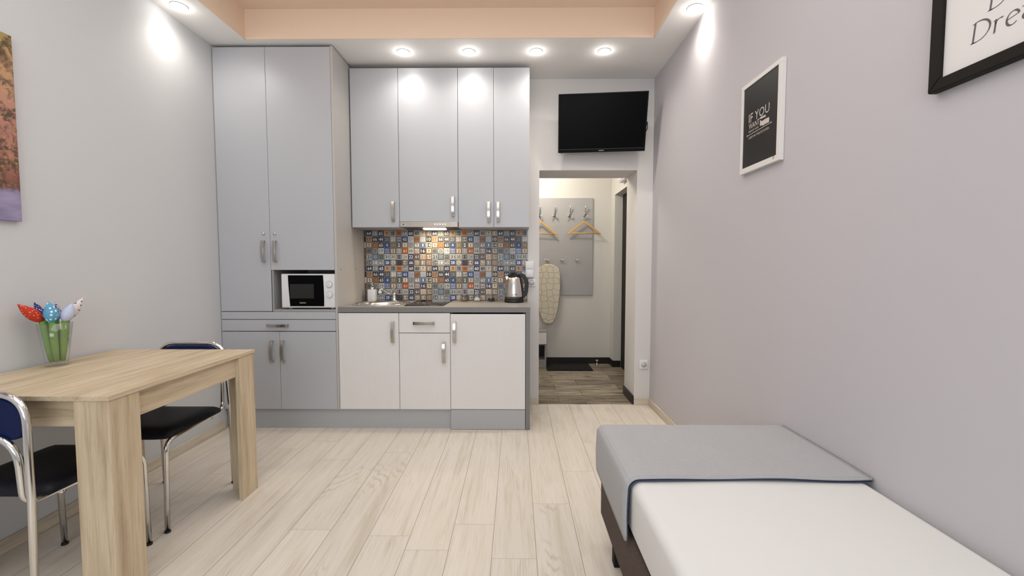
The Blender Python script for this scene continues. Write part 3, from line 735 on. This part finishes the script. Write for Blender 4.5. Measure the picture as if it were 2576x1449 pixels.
obj('lettering', b, M['poster_ink'], po)

bf = thing('framed_print', 'large dark-framed white print with grey italic lettering, above the bed', 'picture', (XR, .8, 1.668))
y0, y1, z0, z1, xf, fw = .36, 1.203, 1.668, 2.30, XR - .026, .031
b = MB()
for p in ([(y1, z0), (y1 - fw, z0 + fw), (y1 - fw, z1 - fw), (y1, z1)], [(y0, z0), (y0 + fw, z0 + fw), (y0 + fw, z1 - fw), (y0, z1)], [(y0, z0), (y1, z0), (y1 - fw, z0 + fw), (y0 + fw, z0 + fw)], [(y0, z1), (y1, z1), (y1 - fw, z1 - fw), (y0 + fw, z1 - fw)]):
    b.prism(p, 0, xf, XR - .001)
obj('picture_frame', b, M['frame_dark'], bf, bevel=.003)
pp = obj('printed_sheet', MB().box(xf + .010, XR - .006, y0 + fw, y1 - fw, z0 + fw, z1 - fw), M['paper'], bf)
# broad-nib italic lettering, drawn stroke by stroke in em units
def arc(cx, cy, rx, ry, a0, a1, n=18): return [(cx + rx * math.cos(math.radians(a0 + (a1 - a0) * i / n)), cy + ry * math.sin(math.radians(a0 + (a1 - a0) * i / n))) for i in range(n + 1)]
LET = {
 'D': ([[(.10, 0), (.10, .70)], [(.04, 0), (.18, 0)], [(.02, .66), (.18, .70)], [(.16, .70)] + arc(.22, .35, .40, .35, 90, -90) + [(.06, 0)]], .72),
 'r': ([[(.08, 0), (.08, .44)], [(.02, .40), (.08, .45)], [(.08, .30)] + arc(.22, .30, .14, .14, 160, 60, 8)], .38),
 'e': ([[(.05, .22), (.40, .30)] + arc(.23, .24, .18, .21, 20, 180, 12) + arc(.23, .22, .18, .22, 180, 315, 12)], .48),
 'a': ([arc(.12, .30, .26, .15, 120, 10, 8) + [(.36, .10), (.46, 0)], arc(.20, .13, .15, .13, 60, 290, 14) + [(.36, .14)]], .52),
 'm': ([[(.06, 0), (.06, .44)], [(.06, .30)] + arc(.18, .30, .11, .14, 150, 0, 8) + [(.29, 0)], [(.29, .30)] + arc(.41, .30, .11, .14, 150, 0, 8) + [(.52, 0), (.58, .02)]], .66),
}
nib = (.030, .016)
def nib_text(mb, txt, y, z, size, x, slant=.10):
    pen = 0
    for ch in txt:
        strokes, adv = LET[ch]
        for st in strokes:
            for (ax, ay), (bx_, by) in zip(st[:-1], st[1:]):
                q = [(ax - nib[0], ay - nib[1]), (ax + nib[0], ay + nib[1]), (bx_ + nib[0], by + nib[1]), (bx_ - nib[0], by - nib[1])]
                d_ = .011
                vs = [(x, y - size * (pen + px + slant * py), z + size * py) for px, py in q]
                mb.add(vs, [(0, 1, 2, 3)])
                q = [(ax - d_, ay + d_), (ax + d_, ay - d_), (bx_ + d_, by - d_), (bx_ - d_, by + d_)]
                mb.add([(x - .00005, y - size * (pen + px + slant * py), z + size * py) for px, py in q], [(0, 1, 2, 3)])
        pen += adv
b = MB()
nib_text(b, 'Dream', 1.107, 1.752, .068, xf + .0095)
nib_text(b, 'D', 1.071, 1.812, .068, xf + .0095)
obj('lettering', b, M['ink'], pp)

# ------------------------------------------------------------------ table
TX, TY, TZt = (-2.122, -1.387), (1.414, 2.230), .755
tb = thing('dining_table', 'light oak dining table with broad board legs, against the wall', 'table', (-1.75, 1.81, 0))
obj('tabletop', MB().box(TX[0], TX[1], TY[0], TY[1], TZt - .017, TZt), M['oak_y'], tb, bevel=.0012)
ins = .004; lw, lt = .121, .022
for sx in (0, 1):
    for sy in (0, 1):
        xo = TX[1] - ins if sx else TX[0] + ins; xs = -1 if sx else 1
        yo = TY[1] - ins if sy else TY[0] + ins; ys = -1 if sy else 1
        a, c = sorted((xo, xo + xs * lt)); e, f_ = sorted((yo, yo + ys * lw))
        g, h = sorted((xo + xs * lt, xo + xs * lw)); i_, j_ = sorted((yo, yo + ys * lt))
        obj('leg', MB().box(a, c, e, f_, 0, TZt - .0172).box(g, h, i_, j_, 0, TZt - .0172), M['oak_z'], tb, bevel=.001)
for x in (TX[1] - ins - lt - .012, TX[0] + ins + .012):
    obj('apron', MB().box(x, x + .018, TY[0] + ins + lw, TY[1] - ins - lw, .640, TZt - .0172), M['oak_y'], tb, bevel=.001)
for y in (TY[0] + ins + lt, TY[1] - ins - lt - .018):
    obj('apron', MB().box(TX[0] + ins + lw, TX[1] - ins - lw, y, y + .018, .640, TZt - .0172), M['oak_x'], tb, bevel=.001)

# ------------------------------------------------------------------ chairs (local frame: faces +y)
def make_chair(loc, label):
    t_ = thing('dining_chair', label, 'chair', loc, 'chrome and navy chairs at the table')
    hw = .183; r_ = .0108
    O = Vector(loc)
    def A(mb): mb.v = [tuple(Vector(v) + O) for v in mb.v]; return mb
    back = fillet([(-hw - .008, -.225, 0), (-hw - .008, -.215, .45), (-hw + .006, -.205, .784), (hw - .006, -.205, .784), (hw + .008, -.215, .45), (hw + .008, -.225, 0)], [.5, .10, .10, .5], 9)
    obj('back_frame', A(MB().tube(back, r_, 14)), M['chrome'], t_)
    sf = fillet([(-hw, .215, 0), (-hw, .205, .414), (-hw + .026, -.207, .420), (-hw + .028, -.218, .650), (hw - .028, -.218, .650), (hw - .026, -.207, .420), (hw, .205, .414), (hw, .215, 0)], [.06, .05, .10, .10, .05, .06], 8)
    obj('seat_frame', A(MB().tube(sf, r_, 14)), M['chrome'], t_)
    for yy in (.15, -.10): obj('cross_bar', A(MB().tube([(-hw + .01, yy, .410), (hw - .01, yy, .410)], .009, 10)), M['chrome'], t_)
    # seat pad, waterfall front
    n, m = 14, 14; vs = []; fs = []
    for lay in (0, 1):
        for i in range(n + 1):
            for j in range(m + 1):
                u = -1 + 2 * i / n; v_ = -1 + 2 * j / m
                # rounded outline
                x = u * .188 * (1 - .035 * abs(v_) ** 6 * abs(u)); y = .02 + v_ * .188 * (1 - .06 * abs(u) ** 6)
                e = max(abs(u), abs(v_))
                z = .425 if lay == 0 else .464 - .022 * e ** 8 - .006 * (1 - u * u) * (1 - v_ * v_)
                if v_ > .7: z -= .012 * ((v_ - .7) / .3) ** 2 * (1 if lay else .3)
                vs.append((x, y, z))
    S1 = (n + 1) * (m + 1)
    for i in range(n):
        for j in range(m):
            a = i * (m + 1) + j
            fs += [(a, a + 1, a + m + 2, a + m + 1), (S1 + a, S1 + a + m + 1, S1 + a + m + 2, S1 + a + 1)]
    ring = [i * (m + 1) for i in range(n + 1)] + [n * (m + 1) + j for j in range(1, m + 1)] + [i * (m + 1) + m for i in range(n - 1, -1, -1)] + [j for j in range(m - 1, 0, -1)]
    L_ = len(ring); fs += [(ring[k], ring[(k + 1) % L_], S1 + ring[(k + 1) % L_], S1 + ring[k]) for k in range(L_)]
    st = obj('seat', A(MB().add(vs, fs, 0, True)), M['navy_seat'], t_)
    # backrest pad: rounded outline, slightly hollow
    out = []
    W, H0, H1, R = .172, .634, .773, .088
    for cx, cz, a0, rr in ((W - R, H1 - R, 0, R), (-W + R, H1 - R, 90, R), (-W + .045, H0 + .045, 180, .045), (W - .045, H0 + .045, 270, .045)):
        for k in range(8): a = math.radians(a0 + 90 * k / 7); out.append((cx + rr * math.cos(a), cz + rr * math.sin(a)))
    k_ = len(out); vs = []
    for (sc, yy) in ((.97, -.181), (1.0, -.186), (1.0, -.203), (.97, -.209)):
        for x, z in out: vs.append((x * sc, yy, .69 + (z - .69) * sc))
    fs = [(i * k_ + q, i * k_ + (q + 1) % k_, (i + 1) * k_ + (q + 1) % k_, (i + 1) * k_ + q) for i in range(3) for q in range(k_)]
    fs += [tuple(range(k_ - 1, -1, -1)), tuple(3 * k_ + q for q in range(k_))]
    obj('backrest', A(MB().add(vs, fs, 0, False)), M['navy'], t_, bevel=0)
    for x, y in ((-hw - .008, -.225), (hw + .008, -.225), (-hw, .215), (hw, .215)):
        obj('foot_cap', A(MB().tube([(x, y, .0), (x, y, .008)], .0124, 14)), M['black'], t_)
    return t_
ch = make_chair((-1.760, 1.543, 0), 'chrome chair with navy pads, pushed in at the table end away from the kitchen')
dup(ch, (-1.750, 2.058, 0), PI, 'chrome chair with navy pads at the table end closest to the cupboards')

# ------------------------------------------------------------------ vase of fabric tulips
VX, VY, VZ = -2.047, 1.862, TZt + .0008
vs_ = thing('glass_vase', 'clear glass vase holding fabric tulips on the oak table', 'vase', (VX, VY, VZ))
outp = [(.0, VZ), (.036, VZ), (.039, VZ + .004), (.0405, VZ + .03), (.050, VZ + .12), (.0585, VZ + .190)]
inp = [(.0565, VZ + .190), (.0478, VZ + .12), (.0382, VZ + .032), (.036, VZ + .014), (.0, VZ + .012)]
obj('vase_glass', MB().lathe(outp + inp, VX, VY, 44, cap=False), M['glass'], vs_)
uu, ww = Vector((.674, .739, 0)), Vector((-.739, .674, 0))
CV = Vector((VX, VY, 0))
def P(u, w, z): return CV + uu * u + ww * w + Vector((0, 0, z))
def tulip(label, mat, stem, foot, base, tip, r, felt):
    t_ = thing('fabric_tulip', label, 'flower', tuple(P(*foot)), 'fabric tulips in the glass vase')
    a, b_, tp = P(*foot), P(*base), P(*tip)
    ax = (tp - b_).normalized(); L_ = (tp - b_).length
    s1 = ax.cross(Vector((0, 1, .2))).normalized(); s2 = ax.cross(s1)
    prof = [(0, .0), (.05, .45), (.15, .78), (.30, .98), (.45, 1.0), (.62, .84), (.78, .56), (.9, .28), (.97, .09), (1, 0)]
    vs = []; sg = 20; fs = []
    for q, rr in prof:
        for k in range(sg):
            an = 2 * PI * k / sg; rad = r * rr * (1 + .05 * math.cos(3 * an))
            vs.append(b_ + ax * (L_ * q) + (s1 * math.cos(an) + s2 * math.sin(an)) * max(rad, .0003))
    for i in range(len(prof) - 1):
        for k in range(sg): fs.append((i * sg + k, i * sg + (k + 1) % sg, (i + 1) * sg + (k + 1) % sg, (i + 1) * sg + k))
    obj('flower_head', MB().add(vs, fs, 0, True), mat, t_)
    mid = a.lerp(b_, .5)
    obj('stem', MB().tube([a, a.lerp(b_, .3), a.lerp(b_, .7), b_ + ax * .004], .0, 14, radii=[.0080, .0115, .0130, .0100]), felt, t_)
zf = .7745
tulip('red fabric tulip with pale dots, leaning out over the vase rim', M['tulip_red'], None, (-.016, -.012, zf), (-.036, -.010, .955), (-.105, -.024, 1.038), .0225, M['felt'])
tulip('navy dotted fabric tulip, half hidden behind the red and sky-blue ones', M['tulip_navy'], None, (-.014, .014, zf), (-.030, .018, .955), (-.058, .026, 1.040), .0165, M['felt2'])
tulip('sky-blue fabric tulip with large white dots, upright in the middle', M['tulip_blue'], None, (.0, -.022, zf), (-.008, -.032, .949), (-.015, -.042, 1.044), .0238, M['felt'])
tulip('dark-printed fabric tulip mostly hidden behind the sky-blue one', M['tulip_print2'], None, (.003, .021, zf), (.004, .026, .952), (.004, .036, 1.036), .0190, M['felt2'])
tulip('plain pale blue fabric tulip without any pattern', M['tulip_lilac'], None, (.018, -.010, zf), (.029, -.024, .950), (.056, -.034, 1.032), .0222, M['felt'])
tulip('white fabric tulip with dark printed blossoms, leaning furthest out toward the kitchen', M['tulip_print'], None, (.019, .012, zf), (.036, .014, .956), (.094, .022, 1.052), .0200, M['felt'])

# ------------------------------------------------------------------ bed
bd = thing('single_bed', 'low single bed with brown upholstered base and white sheet along the wall', 'bed', (.76, .8, 0))
obj('bed_base', MB().rbox(.374, 1.140, -.22, 1.824, .108, .310, .012, 2), M['brown'], bd)
for x in (.392, 1.09):
    for y in (-.10, 1.632): obj('leg', MB().prism([(x, y), (x + .04, y), (x + .04, y + .04), (x, y + .04)], 2, 0, .1075), M['mat'], bd, bevel=.003)
obj('mattress', MB().rbox(.378, 1.1455, -.22, 1.795, .3105, .499, .032, 5), M['sheet'], bd)

def folded_cover():
    b = MB()
    b.rbox(.362, 1.152, 1.352, 1.822, .22, .507, .036, 6, 0, drop=lambda f: f.calc_center_median().z < .292 or f.calc_center_median().y < 1.386)
    return b
cvr = thing('bedspread', 'grey ribbed bedspread folded across the foot of the bed', 'bedspread', (.76, 1.6, .30))
# sheet of cloth lying over the foot end: grid with a rounded drop at the open side and foot
def cover_mesh(x0, x1, y0, y1, top, bot, r, wob):
    prof = [(x1, top)]                                   # from wall side across to the open side and down
    nx = 30
    for i in range(1, nx + 1): prof.append((x1 + (x0 + r - x1) * i / nx, top))
    for k in range(1, 9): a = math.radians(90 + 90 * k / 8); prof.append((x0 + r + r * math.cos(a), top - r + r * math.sin(a)))
    nz = 8
    for k in range(1, nz + 1): prof.append((x0 - .003 * math.sin(k / nz * 3.1), top - r + (bot - top + r) * k / nz))
    py = []
    ny = 22
    for j in range(ny + 1): py.append((y0 + (y1 - r - y0) * j / ny, 0))
    for k in range(1, 9): a = math.radians(90 - 90 * k / 8); py.append((y1 - r + r * math.cos(a), r - r * math.sin(a)))
    for k in range(1, 9): py.append((y1, r + (top - bot - r) * k / 8))
    vs = []; fs = []; W = len(prof); Hn = len(py)
    rs = random.Random(3)
    for j, (y, dz) in enumerate(py):
        for i, (x, z) in enumerate(prof):
            zz = min(z, top - dz) if dz else z
            if dz and z < top: zz = max(bot, min(z, top - dz) - 0)
            yy = y + (wob * math.sin(x * 9 + 1) if j == 0 else 0)
            zz += .0018 * math.sin(x * 17 + y * 9) * (1 if z == top and not dz else 0)
            vs.append((x, yy, zz))
    for j in range(Hn - 1):
        for i in range(W - 1):
            a = j * W + i; fs.append((a, a + 1, a + W + 1, a + W))
    return vs, fs, W
vs, fs, W = cover_mesh(.361, 1.151, 1.352, 1.834, .5105, .302, .04, .004)
o = obj('cloth', MB().add(vs, fs, 0, True), M['cover'], cvr)
sl = o.modifiers.new('thick', 'SOLIDIFY'); sl.thickness = .005; sl.offset = 1
edge_pts = [vs[i] for i in range(W)]
obj('rolled_hem', MB().tube([(x, y - .002, z + .0025) for x, y, z in edge_pts], .0045, 10), M['cover'], cvr)
vs2, fs2, W2 = cover_mesh(.367, 1.150, 1.3505, 1.50, .5045, .302, .037, .006)
k2 = [f for f in fs2 if max(f) < W2 * 14]
b = MB(); b.v = [v for v in vs2[:W2 * 14]]; 
for f in k2: b.f.append(f); b.mi.append(0); b.sm.append(True); b.c.append(None)
b.tube([vs2[i] for i in range(W2)], .0016, 8)
obj('lining', b, M['lining'], cvr, label='dark blue lining')

# ------------------------------------------------------------------ hallway things
cr = thing('coat_rack', 'tall grey wall panel with two rows of metal hooks in the hallway', 'coat rack', (.45, YH, .843))
yp = YH - .018
obj('mounting_board', MB().box(-.03, .930, yp, YH - .001, .843, 2.010), plain('grey_board', S(164, 163, 163), .5, var=.02), cr, bevel=.0015)
def big_hook(x, z):
    b = MB().tube(fillet([(x, yp - .001, z - .03), (x, yp - .012, z - .02), (x + .004, yp - .03, z + .045), (x + .006, yp - .046, z + .078)], .01, 4), .0062, 10)
    b.tube([(x, yp, z - .012), (x, yp - .006, z - .012)], .012, 14)
    for s in (-1, 1):
        b.tube(fillet([(x, yp - .010, z - .038), (x + s * .018, yp - .030, z - .050), (x + s * .034, yp - .036, z - .030)], .01, 4), .0045, 8)
        b.tube(fillet([(x, yp - .008, z - .045), (x + s * .022, yp - .022, z - .062), (x + s * .038, yp - .026, z - .078)], .01, 4), .0035, 8)
    return b
for x in (.105, .288, .469, .651, .832): obj('hook', big_hook(x, 1.832), M['ribbon'], cr)
def small_hook(x, z):
    b = MB().tube([(x, yp, z - .004), (x, yp - .008, z - .004)], .009, 12)
    for s in (-1, 1): b.tube(fillet([(x, yp - .006, z - .010), (x + s * .016, yp - .020, z - .012), (x + s * .030, yp - .026, z + .008)], .01, 4), .0042, 8)
    return b
for x in (.381, .559, .742): obj('hook', small_hook(x, 1.268), M['ribbon'], cr)

def hanger(x, z, tilt, label):
    t_ = thing('coat_hanger', label, 'coat hanger', (x, yp - .040, z), 'wooden coat hangers on the hallway panel')
    y = yp - .045; hw, hh = .198, .150
    arms = []
    for i in range(17):
        u = -1 + 2 * i / 16
        arms.append((x + u * hw, y, z - hh * (abs(u) ** 1.06)))
    obj('shoulder_bar', MB().tube(arms, 0, flat=(.0095, .006, (0, 0, 1))), M['hanger'], t_, bevel=.002)
    obj('trouser_bar', MB().tube([(x - hw * .94, y, z - hh + .012), (x + hw * .94, y, z - hh + .012)], .0065, 10), M['hanger'], t_)
    hk = [(x, y, z + .004), (x, y, z + .035)] + [(x + .017 * math.cos(a) - .0, y, z + .050 + .017 * math.sin(a)) for a in [math.radians(-70 + 230 * i / 10) for i in range(11)]]
    obj('wire_hook', MB().tube(hk, .0022, 8), M['ribbon'], t_)
    t_.rotation_euler = (0, tilt, 0)
    return t_
hanger(.822, 1.722, .012, 'wooden coat hanger on the last hook, sticking out past the panel edge')
hanger(.306, 1.722, .05, 'wooden coat hanger half hidden by the doorway edge, nearer the ironing board')

ib = thing('ironing_board', 'small ironing board in cream cell-pattern cloth hanging on the hallway panel', 'ironing board', (.405, yp - .055, .497))
cx_ = .395
out = []
for i in range(15):
    a = math.radians(180 * i / 14); out.append((cx_ + .142 * math.cos(a), 1.075 + .145 * max(0, math.sin(a)) ** .8))
side = [(-.142, .98), (-.138, .86), (-.118, .70), (-.088, .58), (-.052, .515), (0, .497), (.052, .512), (.088, .575), (.118, .70), (.138, .86), (.142, .98)]
out += [(cx_ + x, z) for x, z in side]
obj('padded_top', MB().prism(out, 1, yp - .060, yp - .034), M['cells'], ib, bevel=.006)
hk = [(cx_ + .012, yp - .030, 1.20), (cx_ + .006, yp - .030, 1.245), (cx_ - .006, yp - .034, 1.262), (cx_ - .018, yp - .034, 1.255)]
obj('hanging_hook', MB().tube(fillet(hk, .008, 4), .0045, 8), M['ribbon'], ib)

sc_ = thing('shoe_cabinet', 'low white and grey shoe cabinet partly behind the doorway edge', 'cabinet', (.1, 5.04, 0))
x0, x1, y0, y1 = -.25, .360, 4.935, 5.165
gm = plain('grey_cabinet_board', S(150, 148, 146), .5)
b = MB().box(x1 - .018, x1, y0, y1, 0, .418).box(x0, x0 + .018, y0, y1, 0, .418).box(x0 + .018, x1 - .018, y0, y1, .075, .093).box(x0 + .018, x1 - .018, y1 - .008, y1, .093, .418).box(x0 + .018, x1 - .018, y0 + .004, y0 + .02, 0, .075).box(x0 + .018, x1 - .018, y0, y1 - .008, .270, .285)
obj('carcass', b, gm, sc_)
obj('top_board', MB().box(x0 - .005, x1 + .004, y0 - .006, y1, .4185, .436), gm, sc_, bevel=.001)
obj('drawer_front', MB().box(x0 + .002, x1 - .001, y0 - .018, y0 - .0005, .286, .416), M['white'], sc_, bevel=.001)
obj('black_back_sheet', MB().box(x0 + .0185, x1 - .0185, y1 - .02, y1 - .0085, .0935, .269), M['black'], sc_)  # flat black sheet before the back board of the open compartment

o = obj('doormat', MB().rbox(.36, .886, 4.805, 5.13, -.0015, .010, .004, 2), M['mat'], loc=(.62, 4.97, 0))
tag(o, 'black rectangular doormat on the hallway tiles', 'doormat')
dsx, dsy = .985, 5.10
ds = thing('door_stop', 'small metal door stop on the hallway floor beside the doormat', 'door stop', (dsx, dsy, 0))
obj('post', MB().lathe([(.0, -.0015), (.016, -.0015), (.016, .004), (.009, .006), (.008, .045), (.012, .048), (.012, .062), (.0, .064)], dsx, dsy, 18, cap=False), M['ribbon'], ds)
obj('buffer_ring', MB().lathe([(.0125, .050), (.0145, .052), (.0145, .058), (.0125, .060)], dsx, dsy, 18, cap=False), M['white'], ds)
wbx = thing('wall_box', 'small white box fixed high on the hallway wall over the dark door', 'box', (1.125, 4.40, 2.078))
obj('cover_frame', MB().rbox(1.100, XR - .001, 4.20, 4.60, 2.078, 2.25, .004, 2), M['white'], wbx)
obj('lid', MB().rbox(1.093, 1.0995, 4.22, 4.58, 2.092, 2.235, .002, 2), M['white'], wbx)

# ------------------------------------------------------------------ downlights
def downlight(x, y, label):
    t_ = thing('downlight', label, 'downlight', (x, y, ZC), 'recessed ceiling downlights')
    ring = MB().lathe([(.0355, ZC - .0005), (.044, ZC - .0005), (.0455, ZC - .002), (.043, ZC - .0035), (.0365, ZC - .003), (.0355, ZC - .0005)], x, y, 32, cap=False)
    obj('trim_ring', ring, M['white'], t_)
    obj('lamp_lens', MB().lathe([(.0, ZC - .006), (.022, ZC - .0055), (.0350, ZC - .003), (.0350, ZC - .0008), (.0, ZC - .0008)], x, y, 28, cap=False), M['lamp'], t_)
    return t_
row = [(-.816, 'first downlight from the tall cupboard in the row over the wall cupboards'), (-.338, 'second downlight from the tall cupboard in the row over the wall cupboards'),
       (.149, 'third downlight from the tall cupboard in the row over the wall cupboards'), (.641, 'fourth downlight of the row, in front of the television')]
d0 = None
SPOTS = []
for x, lb in row:
    if d0 is None: d0 = downlight(x, 3.167, lb)
    else: dup(d0, (x, 3.167, ZC), 0, lb)
    SPOTS.append((x, 3.167))
dup(d0, (-2.012, 2.61, ZC), 0, 'single downlight in the ceiling border by the tall cupboard wall'); SPOTS.append((-2.012, 2.61))
dup(d0, (1.078, 2.655, ZC), 0, 'single downlight in the ceiling border on the poster wall'); SPOTS.append((1.078, 2.655))

# ------------------------------------------------------------------ light
def lamp(name, kind, loc, energy, color=(1, 1, 1), rot=(0, 0, 0), **kw):
    L_ = bpy.data.lights.new(name, kind); L_.energy = energy; L_.color = color
    for k, v in kw.items(): setattr(L_, k, v)
    o_ = bpy.data.objects.new(name, L_); COL.objects.link(o_); o_.location = loc; o_.rotation_euler = rot
    return o_
for i, (x, y) in enumerate(SPOTS):
    lamp('spot_lamp', 'SPOT', (x, y, ZC - .012), (15 if i < 3 else 20) if i < 4 else (13 if i == 4 else 19), (1, .94, .86), (math.radians(16) if i > 3 else 0, 0, 0), spot_size=math.radians(150), spot_blend=1.0, shadow_soft_size=(.05 if i < 3 else .025) if i < 4 else .085)
for x, y in SPOTS:
    lamp('lamp_glow', 'POINT', (x, y, ZC - .034), .42, (1, .96, .90), shadow_soft_size=.018)
for x, y in ((-2.012, 1.3), (1.078, 1.3), (-2.012, 0), (1.078, 0)):
    lamp('spot_lamp', 'SPOT', (x, y, ZC - .012), 6, (1, .95, .89), spot_size=math.radians(146), spot_blend=1.0, shadow_soft_size=.035)
lamp('window_daylight', 'AREA', ((wx0 + wx1) / 2, RY + .03, (wz0 + wz1) / 2), 36, (.88, .94, 1.0), (PI / 2, 0, 0), shape='RECTANGLE', size=wx1 - wx0, size_y=wz1 - wz0)
lamp('tray_fill_light', 'AREA', (-.45, .85, TZ - .03), 36, (.93, .975, 1), (0, 0, 0), shape='RECTANGLE', size=2.3, size_y=3.0)  # added downward fill for even room light, not a real fitting
lamp('cove_lamp', 'AREA', (-.45, 1.75, 2.79), 4, (1, .76, .56), (PI - .35, 0, 0), shape='RECTANGLE', size=2.5, size_y=.25)
lamp('hood_bulb', 'AREA', (-.655, 3.465, 1.486), 2.2, (1, .80, .52), (0, 0, 0), shape='RECTANGLE', size=.16, size_y=.05)
lamp('hall_lamp', 'POINT', (.15, 4.55, 2.36), 25, (1, .92, .80), shadow_soft_size=.10)

w = bpy.data.worlds.new('sky'); w.use_nodes = True; scene.world = w
bg = w.node_tree.nodes['Background']; bg.inputs[0].default_value = (.86, .92, 1, 1); bg.inputs[1].default_value = 1.0

# ------------------------------------------------------------------ camera
cam = bpy.data.cameras.new('camera'); co = bpy.data.objects.new('camera', cam); COL.objects.link(co)
cam.sensor_width = 36; cam.lens = 36 * 1070 / 2576; cam.clip_start = .02
co.location = (0, 0, 1.2); co.rotation_euler = (PI / 2 - math.atan(56.5 / 1070), 0, math.radians(.4812))
scene.camera = co
scene.view_settings.view_transform = 'Standard'
scene.view_settings.look = 'None'
scene.view_settings.exposure = 0
